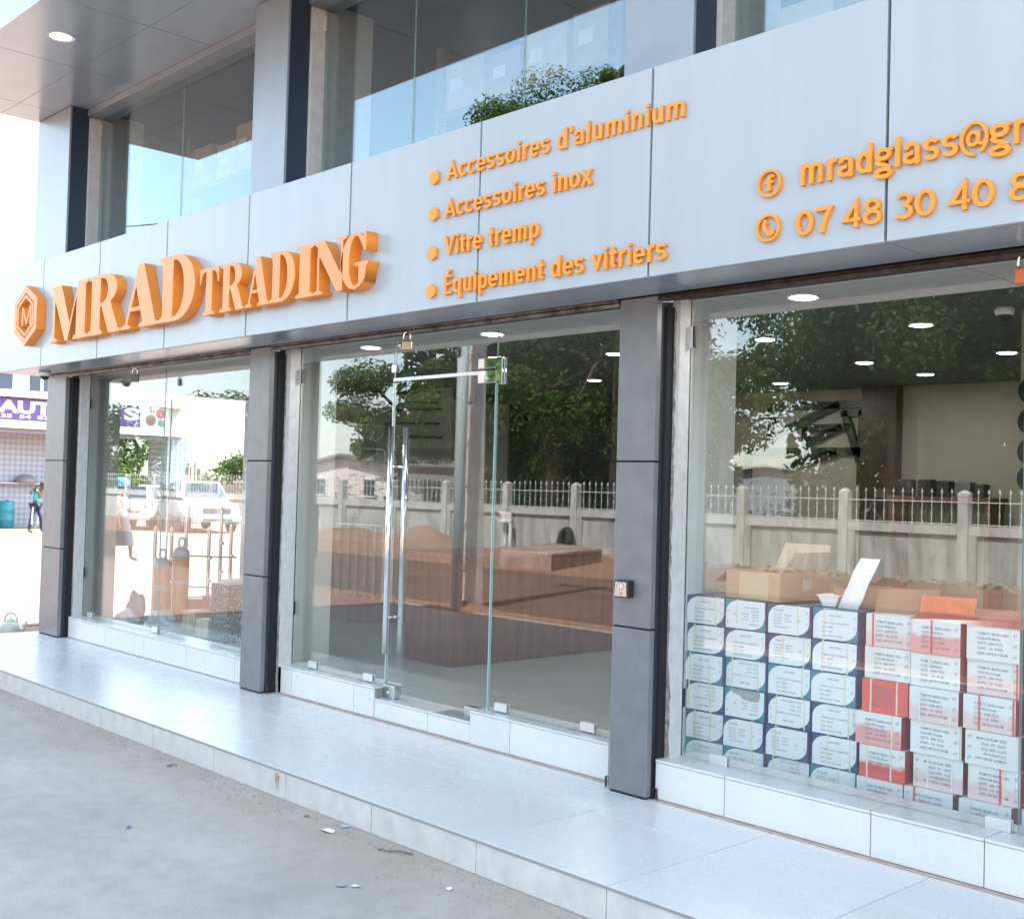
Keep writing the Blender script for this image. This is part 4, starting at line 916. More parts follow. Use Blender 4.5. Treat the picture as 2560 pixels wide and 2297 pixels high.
def sack(x, y, s, m, label, seed, name='plastic_bundle', flat=0.5):
    bm = bmesh.new(); bmesh.ops.create_icosphere(bm, subdivisions=3, radius=1.0); rr = random.Random(seed)
    ph = [(rr.uniform(2,6), rr.uniform(0,6), rr.uniform(2,6)) for _ in range(5)]
    for v in bm.verts:
        c = v.co.copy(); k = 1+sum(0.09*math.sin(p[0]*c.x+p[1]+p[2]*c.y+3*c.z) for p in ph)
        v.co = Vector((c.x*k*s[0], c.y*k*s[1], max(0.0, (c.z*k+flat)*s[2])))
    me = bpy.data.meshes.new(name); bm.to_mesh(me); bm.free(); me.materials.append(m)
    for p in me.polygons: p.use_smooth = True
    o = bpy.data.objects.new(name, me); COL.objects.link(o); o.location = (x, y, f1); return tag(o, label, 'bundle')
sack(-0.86, 2.06, (.13,.11,.10), mat('white_plastic', (0.72,0.76,0.78), 0.35), 'white crumpled plastic bundle in the corner of left window', 3)
sack(-0.62, 2.34, (.18,.14,.10), mat('pale_blue_plastic', (0.55,0.63,0.67), 0.3), 'pale blue plastic bundle before the orange cylinders', 5)
sack(-0.84, 2.14, (.08,.10,.22), mat('grey_cloth', (0.20,0.23,0.26), 0.8), 'dark grey cloth bundle at left of the orange cylinders', 9, 'cloth_bundle')
sack(-0.25, 2.06, (.09,.05,.03), mat('straw', (0.25,0.19,0.10), 0.9), 'small heap of straw on the left window floor', 11, 'straw_heap')

# ---- upper storey stock
k = 0
M_ubox = [mat('upper_carton%d'%i, c, 0.8, var=0.12, vscale=5) for i, c in enumerate(((0.55,0.32,0.20),(0.62,0.42,0.28),(0.46,0.26,0.19),(0.68,0.50,0.34)))]
M_rack = mat('rack_timber', (0.22,0.12,0.09), 0.7)
for ri, (x0, x1, y0) in enumerate(((-0.45, 1.10, 2.35), (3.52, 5.6, 2.55), (7.4, 9.6, 2.3))):
    t = thing('stock_rack', ['timber rack of cartons behind the left upper window', 'timber rack of cartons behind the middle upper window', 'timber rack of cartons behind the right upper window'][ri], 'rack', (0,0,0))
    for z in (3.36, 4.02, 4.68): MB().box(x0, x1, y0, y0+0.7, z, z+0.05).build('shelf_board', M_rack, t)
    for x in (x0, x1-0.06):
        for y in (y0, y0+0.64): MB().box(x, x+0.06, y-0.003, y+0.063, 3.201, 5.30).build('upright', M_rack, t)
    for zi, z in enumerate((3.412, 4.072, 4.732)):
        x = x0+0.08
        while x < x1-0.5:
            w, h = rnd.uniform(.34,.48), rnd.uniform(.34,.52)
            o = MB().box(0, w, 0, 0.5, 0, h).build('carton', M_ubox[k % 4], None, bevel=0.004); o.location = (x, y0+0.03+rnd.uniform(0,.06), z)
            MB().box(0.06, 0.20, -0.002, 0.0, h*0.45, h*0.7).build('paper_slip', M_paper, o)
            n = sum(1 for _ in range(1)); 
            tag(o, 'brown stock carton, number %s from left, %s shelf, %s upper window' % (['one','two','three','four','five','six','seven'][int((x-x0)/0.42)], ['bottom','middle','top'][zi], ['left','middle','right'][ri]), 'carton', 'stock cartons upstairs'); k += 1
            x += w+rnd.uniform(.02,.06)
    MB().box(x0+0.0, x1, y0+0.705, y0+0.72, 3.25, 5.2).build('back_board', M_rack, t)
wb = thing('white_carton', 'white carton marked 1595 low behind the middle upper window', 'carton', (3.98, 1.95, 3.202))
MB().box(-0.16, 0.16, 0, 0.3, 0, 0.86).build('box_body', M_paper, wb, bevel=0.004)
text_line('1595', wb, -0.10, 0.08, 0.70, 0.07, -0.001, 0.001, M_ink, off=0.0, name='number')
kb = thing('kraft_carton', 'buff cardboard box behind the right upper window', 'carton', (7.62, 1.72, 3.202)); MB().box(-0.15, 0.20, 0, 0.3, 0, 1.06).build('box_body', mat('buff_board',(0.42,0.34,0.22),0.8), kb)

# ================================================================== ACROSS THE ROAD (seen mirrored in the glass)
YW = -18.3
bw = thing('boundary_wall', 'long weathered concrete boundary wall with white iron railing across road', 'wall', (0,0,0))
PITCH = 2.92
bar_me = MB().tube([(0,0,1.09),(0,0,1.80)], 0.011, 6).mesh('bar', M_iron)
spear = MB().lathe([(0.004,1.76),(0.030,1.80),(0.022,1.83),(0.002,1.90)], n=6); spear.tube([(0,0,1.06),(0,0,1.78)], 0.011, 6)
cr = 1.34
for a in range(4): spear.tube([(0,0,cr),(0.045*math.cos(R(45+90*a)),0,cr+0.045*math.sin(R(45+90*a)))], 0.006, 5)
spear_me = spear.mesh('spear_bar', M_iron)
M_bw2 = mat('grey_post_concrete', (0.47,0.455,0.43), 0.9, var=0.25, vscale=4, bump=0.2, bscale=25, stretch=(2,2,0.6))
NB = 15
for k in range(-2, NB):
    x1 = -0.60 - PITCH*k; x0 = x1 - PITCH
    MB().box(x0+0.12, x1-0.12, YW-0.08, YW-0.02, -0.3, 0.87).build('wall_panel', M_bwall, bw)
    MB().box(x0+0.12, x1-0.12, YW-0.10, YW+0.06, 0.872, 1.08).build('coping_beam', M_bw2, bw, bevel=0.01)
    MB().box(x0+0.12, x0+0.30, YW-0.079, YW+0.055, -0.3, 0.870).build('pilaster', M_bwall, bw)
    p = MB().box(x1-0.118, x1+0.118, YW-0.13, YW+0.10, -0.3, 1.78).build('post', M_bw2, bw, bevel=0.015)
    MB().hexa([(x1-.118,YW-.13,1.782),(x1+.118,YW-.13,1.782),(x1+.118,YW+.10,1.782),(x1-.118,YW+.10,1.782),(x1-.03,YW-.05,1.86),(x1+.03,YW-.05,1.86),(x1+.03,YW+.02,1.86),(x1-.03,YW+.02,1.86)]).build('post_cap', M_bw2, p)
    rl = MB().box(x0+0.119, x1-0.119, YW-0.03, YW-0.01, 1.585, 1.61).box(x0+0.119, x1-0.119, YW-0.03, YW-0.01, 1.10, 1.125).build('railing', M_iron, bw)
    for i in range(11): inst(spear_me, 'spear_bar', rl, (x0+0.3+i*(PITCH-0.6)/10, YW-0.02, 0.0))
# verge: rubble strip by the wall
def heap(x, y, sx, sy, sz, m, label, seed, name='sand_heap', cat='heap'):
    rr = random.Random(seed); n = 22; v = []; f = []
    ph = [(rr.uniform(-1,1), rr.uniform(-1,1), rr.uniform(0,6)) for _ in range(8)]
    for i in range(n+1):
        for j in range(n+1):
            a, b = i/n*2-1, j/n*2-1; r = math.hypot(a, b)
            h = max(0, 1-r*r)**1.3 * (1+sum(0.12*math.sin(7*(p[0]*a+p[1]*b)+p[2]) for p in ph)) 
            v.append((a*sx, b*sy, max(h, 0)*sz - 0.012))
    for i in range(n):
        for j in range(n): f.append((i*(n+1)+j, (i+1)*(n+1)+j, (i+1)*(n+1)+j+1, i*(n+1)+j+1))
    o = MB().add(v, f).build(name, m, None, smooth=True); o.location = (x, y, -0.18); return tag(o, label, cat)
heap(-17.5, -16.4, 2.6, 1.6, 0.45, M_sand, 'reddish sand heap by the boundary wall left of the old slab', 1)
heap(-21.5, -16.8, 2.4, 1.3, 0.35, M_sand, 'low reddish sand heap farther left along the boundary wall', 2)
heap(-1.9, -4.95, 0.9, 0.5, 0.14, M_sand, 'small mound of earth around the foot of the power pole', 3, 'earth_mound')
stone_m = mat('rubble_stone', (0.38,0.30,0.24), 0.95, var=0.3, vscale=6)
rb = MB(); rr = random.Random(4)
for i in range(420):
    x = rr.uniform(-26, 5); y = YW+0.25+abs(rr.gauss(0, 0.55)); s = rr.uniform(.03, .13)
    v = [(x+s*rr.uniform(.6,1)*dx, y+s*rr.uniform(.6,1)*dy, -0.19+s*rr.uniform(.5,.9)*dz) for dz in (0,1) for dx, dy in ((-1,-1),(1,-1),(1,1),(-1,1))]
    rb.hexa(v)
o = rb.build('rubble', stone_m); o['kind'] = 'stuff'; tag(o, 'loose stones and rubble along the foot of the boundary wall', 'rubble')
# old concrete slab
sl_ = MB().hexa([(-9.1,-12.3,-.3),(-7.1,-12.1,-.3),(-8.9,-15.8,-.3),(-11.0,-16.0,-.3),(-9.05,-12.35,.20),(-7.15,-12.15,.22),(-8.95,-15.8,.18),(-10.95,-15.95,.20)]).build('concrete_slab', mat('stained_slab', (0.33,0.24,0.19), 0.95, var=0.4, vscale=2, bump=0.6, bscale=7, detail=8), None, bevel=0.05, seg=3)
tag(sl_, 'old stained concrete slab on the verge across the road', 'slab')
ty = MB(); 
vs = []; fs = []; n, m_ = 32, 12
for i in range(n):
    for j in range(m_):
        a, b = 2*math.pi*i/n, 2*math.pi*j/m_; r = 0.30+0.10*math.cos(b)*(1 if math.cos(b) < 0 else 0.9)
        vs.append((r*math.cos(a), 0.11*math.sin(b), r*math.sin(a)))
for i in range(n):
    for j in range(m_): fs.append((i*m_+j, ((i+1)%n)*m_+j, ((i+1)%n)*m_+(j+1)%m_, i*m_+(j+1)%m_))
o = MB().add(vs, fs).build('old_tyre', mat('tyre_rubber', (0.03,0.028,0.027), 0.9, bump=0.4, bscale=20), None, smooth=True); o.location = (-12.4, -18.02, 0.19); o.rotation_euler = (R(14), 0, R(20)); tag(o, 'old black tyre leaning on the boundary wall', 'tyre')
sp_ = thing('road_sign', 'small white sign with a red arrow on a white post', 'sign', (-14.7, -18.0, -0.18))
MB().box(-.035,.035,-.03,.03,0,1.0).build('post', M_white, sp_)
MB().box(-.45,.05,.031,.045,.80,1.10).build('sign_board', M_white, sp_)
MB().prism([(-.45,.95),(-.36,1.08),(-.36,.82)], .0455, .050).build('red_arrow', mat('sign_red', (0.65,0.04,0.04), 0.5), sp_)
for z in (1.04, .97, .90): MB().box(-.30,.02,.0455,.0475,z,z+.022).build('sign_line', mat('sign_pink', (0.55,0.25,0.25), 0.5), sp_)
# power pole
pp_ = thing('power_pole', 'tall tapering concrete power pole with step notches beside the road', 'pole', (-1.88, -5.10, -0.2))
H = 6.95
def polesec(z): s = 1 - 0.45*z/H; return 0.165*s, 0.125*s
v = []; f = []
for z in (0.0, H):
    a, b = polesec(z); v += [(-a,-b,z),(a,-b,z),(a,b,z),(-a,b,z)]
MB().hexa(v).build('shaft', M_pole, pp_, bevel=0.015)
for sx in (-1, 1):
    a0, b0 = polesec(0.0); a1, b1 = polesec(H)
    MB().hexa([(sx*a0-0.04,b0-.001,0.3),(sx*a0+.008,b0-.001,0.3),(sx*a0+.008,b0+.035,0.3),(sx*a0-0.04,b0+.035,0.3),(sx*a1-.03,b1-.001,H),(sx*a1+.006,b1-.001,H),(sx*a1+.006,b1+.026,H),(sx*a1-.03,b1+.026,H)]).build('flange', M_pole, pp_)
for i in range(10):
    z = 0.6+i*0.62; a, b = polesec(z)
    MB().box(-a+0.03, a-0.03, b-.001, b+.022, z, z+0.10).build('rung', M_pole, pp_)
for z in (6.25, 6.65): MB().box(-.9,.9,-.05,.05,z,z+.09).build('cross_arm', mat('arm_steel', (0.2,0.2,0.2), 0.6, 0.5), pp_)
p2 = thing('service_post', 'slim grey steel post beside the concrete power pole', 'post', (-1.66, -4.66, -0.16))
MB().tube([(0,0,0),(0,0,6.2)], 0.085, 14).build('tube', M_pole2, p2, smooth=True); MB().lathe([(0.09,6.2),(0.03,6.26),(0.01,6.27)], n=12).build('cap', M_pole2, p2)
wires = thing('power_line', 'overhead electric cables strung along the road between poles', 'cable')
MB().tube([(-50+i*2.6, -6.0, 7.05+0.0050*(-50+i*2.6+4)**2*(1.0 if -50+i*2.6 < -4 else 0.6)) for i in range(26)], 0.016, 5).build('cable', M_black, wires)
# trees
def tree(name, label, x, y, h, rx, rz, zc, seed, m, nl=9000, ls=0.30, trunk=0.3, blobs=26, flat=1.0, lean=0):
    rr = random.Random(seed); t = thing(name, label, 'tree', (x, y, -0.18), group='trees beyond the boundary wall')
    tb = MB(); top = Vector((lean, 0, zc))
    tb.tube([(0,0,0),(0.05,0.02,zc*0.4),(lean*0.6,0.05,zc*0.75),top], [trunk*1.3, trunk, trunk*0.8, trunk*0.55], 10)
    C = []
    for i in range(blobs):
        a = rr.uniform(0, 2*math.pi); q = rr.random()**0.5; e = rr.uniform(-0.95, 1)
        k = math.sqrt(max(0, 1-e*e*0.8))
        c = Vector((lean+rx*q*k*math.cos(a)*0.85, rx*q*k*math.sin(a)*0.85, zc+rz*e*flat*0.85)); C.append((c, rr.uniform(0.16, 0.34)*rx))
        if i % 2 == 0:
            s = Vector((lean*0.5, 0, zc*rr.uniform(0.55, 0.98)))
            mid = (s+c)/2 + Vector((0, 0, 0.12*rx))
            tb.tube([s, mid, c], [trunk*0.38, trunk*0.22, 0.03], 6)
    tb.build('trunk', M_bark, t, smooth=True)
    rs = np.random.RandomState(seed)
    cs = np.array([tuple(c) for c, r in C]); rr_ = np.array([r for c, r in C]); k = rs.randint(0, blobs, nl)
    d = rs.normal(size=(nl,3)); d /= np.linalg.norm(d, axis=1)[:,None]
    pos = cs[k] + d*np.array([1,1,.75])*(rr_[k]*rs.rand(nl)**.35)[:,None]
    n = d + rs.normal(size=(nl,3))*.6 + np.array([0,0,.4]); n /= np.linalg.norm(n, axis=1)[:,None]
    h_ = rs.normal(size=(nl,3)); a = np.cross(n, h_); a /= np.linalg.norm(a, axis=1)[:,None]; b = np.cross(n, a)
    s = (ls*rs.uniform(.6,1.3,nl))[:,None]
    V = np.stack([pos-a*s*.55, pos-b*s*.24-n*s*.06, pos+a*s*.55-n*s*.1, pos+b*s*.24-n*s*.06], 1).reshape(-1,3)
    me = bpy.data.meshes.new('crown'); me.vertices.add(nl*4); me.vertices.foreach_set('co', V.ravel())
    me.loops.add(nl*4); me.loops.foreach_set('vertex_index', np.arange(nl*4, dtype=np.int32)); me.polygons.add(nl); me.polygons.foreach_set('loop_start', np.arange(0, nl*4, 4, dtype=np.int32))
    me.update(calc_edges=True); me.materials.append(m)
    o = bpy.data.objects.new('crown', me); COL.objects.link(o); o.parent = t
    return t
tree('mango_tree', 'huge dark green mango tree behind the wall, mirrored in right window', -5.4, -24.6, 15, 4.9, 4.4, 8.0, 1, M_leaf, 46000, 0.21, 0.5, 60)
tree('mango_tree', 'dense dark green tree mirrored behind the door pane', -16.0, -25.0, 15, 6.2, 6.0, 8.2, 2, M_leaf, 42000, 0.21, 0.5, 60)
tree('broad_tree', 'tall spreading tree whose top shows in the upper windows', -21.5, -26.8, 19, 5.8, 6.4, 12.2, 3, M_leaf, 60000, 0.165, 0.5, 56)
tree('feathery_tree', 'light green feathery tree at left end of the wall', -25.6, -22.3, 8, 3.3, 2.1, 4.8, 4, M_leaf2, 20000, 0.16, 0.22, 34)
tree('feathery_tree', 'light green low branching tree behind the railing right of the mango', -9.6, -21.8, 7, 2.6, 1.3, 4.4, 5, M_leaf2, 7000, 0.16, 0.16, 26)
tree('dark_tree', 'dark shady tree low behind the railing beside the door pane', -19.5, -29.5, 9, 5.0, 3.6, 3.9, 6, M_leaf, 22000, 0.24, 0.4, 40)
tree('dark_tree', 'dark shady tree low behind the railing nearest the grey column', -24.0, -30.5, 9, 4.2, 3.6, 3.9, 16, M_leaf, 20000, 0.24, 0.4, 40)
tree('dark_tree', 'dark shady tree behind the big mango beyond the wall', -3.4, -30.0, 9, 5.4, 4.2, 4.2, 17, M_leaf, 22000, 0.24, 0.4, 40)
tree('dark_tree', 'dark tree right of the big mango beyond the wall', 1.8, -26.2, 13, 4.6, 5.2, 6.2, 7, M_leaf, 30000, 0.23, 0.4, 44)
tree('slender_tree', 'slender tall tree top rising right of the spreading tree', -15.6, -23.8, 18, 1.5, 2.6, 15.3, 14, M_leaf, 5000, 0.2, 0.22, 16)
tree('roadside_tree', 'low bushy tree added to block glare behind the wall, first past its left stretch', -46.5, -26, 7, 4.0, 3.0, 3.5, 51, M_leaf, 12000, 0.24, 0.25, 30)  # this and the next two trees are added to block mirrored horizon glare
tree('roadside_tree', 'low bushy tree added to block glare farther left, second past the wall stretch', -54, -25, 7, 4.0, 3.0, 3.5, 52, M_leaf, 12000, 0.24, 0.25, 30)
tree('roadside_tree', 'low bushy tree added to block glare farther left still, third past the wall', -61, -24, 7, 4.0, 3.1, 3.6, 53, M_leaf, 12000, 0.24, 0.25, 30)
tree('roadside_tree', 'bushy tree far left along the road, mirrored in left window', -66.0, -17.5, 9, 4.0, 4.0, 5.6, 9, M_leaf2, 14000, 0.26, 0.35, 34)
# hedge behind the railing
v = []; f = []; rr = random.Random(12)
for _ in range(14000):
    x = rr.uniform(-27, 6); y = YW-1.2-abs(rr.gauss(0, 1.2)); z = abs(rr.gauss(0.2, 0.75))
    if rr.random() < 0.5 and z > 1.2: continue
    s = rr.uniform(.09, .2); n = Vector((rr.gauss(0,1), rr.gauss(0,1)+0.6, rr.gauss(0,1)+0.5)).normalized(); a = n.orthogonal().normalized(); a.rotate(Matrix.Rotation(rr.uniform(0,6.28),3,n)); b = n.cross(a); p = Vector((x,y,z)); o = len(v)
    v += [tuple(p-a*s*.5), tuple(p-b*s*.2), tuple(p+a*s*.5), tuple(p+b*s*.2)]; f.append((o,o+1,o+2,o+3))
me = bpy.data.meshes.new('undergrowth'); me.from_pydata(v, [], f); me.materials.append(M_leaf3)
o = bpy.data.objects.new('undergrowth', me); COL.objects.link(o); o['kind'] = 'stuff'; tag(o, 'tangled green undergrowth behind the iron railing', 'undergrowth')
rs = np.random.RandomState(77)
for nm_, x0, x1, lab in (('far_wood', -16.3, 16, 'dark mass of trees far behind the mango tree'), ('far_wood', -43, -24.5, 'dark mass of trees far behind the door pane reflection')):
    n_ = int((x1-x0)*900); pos = np.stack([rs.uniform(x0, x1, n_), rs.uniform(-40, -35, n_), np.abs(rs.rand(n_)**0.8)*11.5-0.2], 1)
    pos[:,2] *= 0.82+0.18*np.sin(pos[:,0]*1.3)
    n = rs.normal(size=(n_,3))+np.array([0,.5,.4]); n /= np.linalg.norm(n,axis=1)[:,None]; a = np.cross(n, rs.normal(size=(n_,3))); a /= np.linalg.norm(a,axis=1)[:,None]; b = np.cross(n,a); s_ = rs.uniform(.35,.75,n_)[:,None]
    V = np.stack([pos-a*s_*.5, pos-b*s_*.3, pos+a*s_*.5, pos+b*s_*.3],1).reshape(-1,3)
    me = bpy.data.meshes.new(nm_); me.from_pydata(V.tolist(), [], [(4*i,4*i+1,4*i+2,4*i+3) for i in range(n_)]); me.materials.append(M_leaf3)
    o = bpy.data.objects.new(nm_, me); COL.objects.link(o); o['kind'] = 'stuff'; tag(o, lab, 'wood')
# house and sheds beyond
def shed(x, y, w, d, h, rise, mw, mr, label, name='low_house', win=True):
    t = thing(name, label, 'building', (x, y, -0.18))
    MB().box(-w/2, w/2, -d/2, d/2, 0, h).build('wall', mw, t)
    r = MB().prism([(-w/2-.4, h), (0, h+rise), (w/2+.4, h), (w/2+.4, h+.12), (0, h+rise+.12), (-w/2-.4, h+.12)], -d/2-.4, d/2+.4).build('roof', mr, t)
    MB().prism([(-w/2, h+.001), (w/2, h+.001), (0, h+rise-.001)], d/2-.2, d/2-.01).build('gable', mw, t)
    if win:
        for i in (-0.3, 0.3):
            q = MB().box(w*i-.5, w*i+.5, d/2+.001, d/2+.06, h*.45, h*.8).build('window', M_white, t); MB().box(w*i-.42, w*i+.42, d/2+.061, d/2+.07, h*.48, h*.77).build('pane', M_navy, q)
M_pinkw = mat('pink_white_plaster', (0.72,0.62,0.60), 0.8, var=0.06, vscale=1)
M_tin = mat('tin_roof', (0.30,0.27,0.25), 0.5, 0.4, var=0.25, vscale=2)
shed(-37.5, -31, 7.0, 6, 2.7, 0.55, M_pinkw, M_tin, 'low pinkish white house beyond the wall, mirrored left of the door')
shed(-30.2, -27.5, 2.6, 3, 2.0, 0.25, M_bw2, M_tin, 'small grey hut beside the pinkish house beyond the wall', 'small_hut', False)
shed(-30.0, -62, 26, 16, 2.2, 1.4, mat('blue_grey_sheet', (0.22,0.27,0.34), 0.6), mat('white_sheet_roof', (0.62,0.60,0.57), 0.5), 'long warehouse with pale curved roof far behind the railing', 'warehouse', False)
shed(-0.5, -34, 8.0, 6, 3.0, 0.8, M_pinkw, M_tin, 'pale house behind the trees right of the wall')

# ================================================================== LEFT OF THE SHOP
# ---- neighbouring building with the purple sign
nb = thing('neighbour_building', 'white two storey building with purple AUTO sign across the side lane', 'building')
M_nw = mat('neighbour_white', (0.52,0.51,0.50), 0.8, var=0.06, vscale=0.8)
def lattice():
    m = mat('lattice_tile', (0.33,0.35,0.40), 0.6); nt = m.node_tree; b = nt.nodes['Principled BSDF']
    ge = nt.nodes.new('ShaderNodeNewGeometry'); mp = nt.nodes.new('ShaderNodeMapping'); mp.inputs['Rotation'].default_value = (R(45),0,0); mp.inputs['Scale'].default_value = (0.001,1,1)
    lk(nt, ge.outputs['Position'], mp.inputs[0]); ck = nt.nodes.new('ShaderNodeTexChecker'); ck.inputs['Scale'].default_value = 7.5
    ck.inputs[1].default_value = (0.36,0.38,0.43,1); ck.inputs[2].default_value = (0.26,0.28,0.33,1); lk(nt, mp.outputs[0], ck.inputs[0]); lk(nt, ck.outputs[0], b.inputs['Base Color']); return m
M_lat = lattice()
MB().box(-30.5,-30.3, 2, 13.8, -0.2, 3.30).build('lattice_wall', M_lat, nb)
MB().box(-30.0,-28.5, 16.45, 17.2, -0.2, 3.30).build('pillar', M_lat, nb)
MB().box(-34,-28.6, 2, 17.2, 3.30, 7.2).build('upper_wall', M_nw, nb)
MB().box(-28.6,-28.3, 2, 17.0, 3.20, 3.46).build('beam', mat('pink_white_beam', (0.74,0.66,0.65),0.7), nb)
MB().box(-28.6,-28.1, 2, 17.0, 4.22, 4.34).build('ledge', M_nw, nb)
MB().box(-28.62,-28.56, 2, 17.1, 3.04, 3.196).build('shutter_box', mat('grey_shutter_box',(0.20,0.21,0.24),0.6), nb)
for (a, b, z0, z1) in ((11.35,12.3,4.42,5.2),(14.9,16.2,4.38,5.3),(8.3,10.9,4.42,5.2)):
    w = MB().box(-28.598,-28.55, a, b, z0, z1).build('window', M_white, nb)
    for k in range(2):
        c = a+0.06+k*(b-a)/2; MB().box(-28.549,-28.54, c, c+(b-a)/2-0.1, z0+0.06, z1-0.06).build('pane', M_navy, w)
ns = thing('shop_sign', 'long purple sign with white AUTO lettering and phone digits on neighbour building', 'sign')
M_purple = mat('purple_sign', (0.12,0.065,0.28), 0.5); M_sw = mat('sign_white', (0.70,0.70,0.70), 0.5)
MB().box(-28.5,-28.42, 6.5, 15.32, 3.48, 4.20).build('sign_board', M_purple, ns)
MB().box(-28.5,-28.40, 15.325, 16.4, 3.44, 4.20).build('picture_panel', M_sw, ns)
def text_x(s, parent, y0, y1, z, cap, x, depth, m, off=0.03):
    w = text_width(s); sy = (y1-y0)/w; y = y0
    for ch in s:
        if ch != ' ':
            me = glyph_mesh(ch, off).copy(); me.materials.clear(); me.materials.append(m)
            o = bpy.data.objects.new('letter', me); COL.objects.link(o); o.parent = parent
            o.matrix_local = Matrix.Translation((x, y, z)) @ Matrix(((0,0,depth,0),(sy,0,0,0),(0,cap/0.73,0,0),(0,0,0,1)))
        y += adv(ch)*sy
text_x('AUTO', ns, 10.42, 12.80, 3.72, 0.40, -28.41, 0.02, M_sw, 0.05); text_x('S', ns, 14.72, 15.25, 3.72, 0.42, -28.41, 0.02, M_sw, 0.05)
text_x('35  54  87', ns, 10.45, 12.05, 3.53, 0.13, -28.41, 0.02, M_sw, 0.04)
for (y, z, r, c) in ((16.08,3.98,.17,(0.62,0.16,0.20)),(15.72,3.74,.20,(0.36,0.22,0.20)),(16.12,3.66,.13,(0.18,0.40,0.26)),(15.55,4.05,.05,(0.2,0.3,0.2)),(15.70,4.06,.05,(0.5,0.15,0.2)),(15.84,4.05,.05,(0.25,0.35,0.3))):
    o = MB().lathe([(r,0),(r,0.006),(0.001,0.007)], n=20).build('dish_picture', mat('dish', c, 0.6, var=0.5, vscale=20), ns); o.matrix_local = Matrix.Translation((-28.399, y, z)) @ Matrix.Rotation(R(90),4,'Y')

# ---- people
def skin(name, P, E, m, parent=None, sub=1):
    """P: {key:(x,y,z,r)}; one continuous skinned mesh"""
    keys = list(P); me = bpy.data.meshes.new(name); me.from_pydata([P[k][:3] for k in keys], [(keys.index(a), keys.index(b)) for a, b in E], [])
    o = bpy.data.objects.new(name, me); COL.objects.link(o)
    o.modifiers.new('skin', 'SKIN'); sm = o.modifiers.new('sub', 'SUBSURF'); sm.levels = sub; sm.render_levels = sub
    for i, k in enumerate(keys):
        s = me.skin_vertices[0].data[i]; r = P[k][3]; s.radius = r if isinstance(r, tuple) else (r, r); s.use_root = (i == 0)
    dg = bpy.context.evaluated_depsgraph_get(); m2 = bpy.data.meshes.new_from_object(o.evaluated_get(dg)); bpy.data.objects.remove(o)
    m2.materials.clear(); m2.materials.append(m)
    for p in m2.polygons: p.use_smooth = True
    o = bpy.data.objects.new(name, m2); COL.objects.link(o)
    if parent is not None: o.parent = parent
    return o
BE = [('pel','bel'),('bel','che'),('che','nek'),('nek','jaw'),('jaw','skl'),('skl','top')]
for s in 'LR': BE += [('che','sh'+s),('sh'+s,'el'+s),('el'+s,'wr'+s),('wr'+s,'pa'+s),('pel','hi'+s),('hi'+s,'kn'+s),('kn'+s,'an'+s),('an'+s,'to'+s)] + [('pa'+s,'f%d%s'%(i,s)) for i in range(5)]
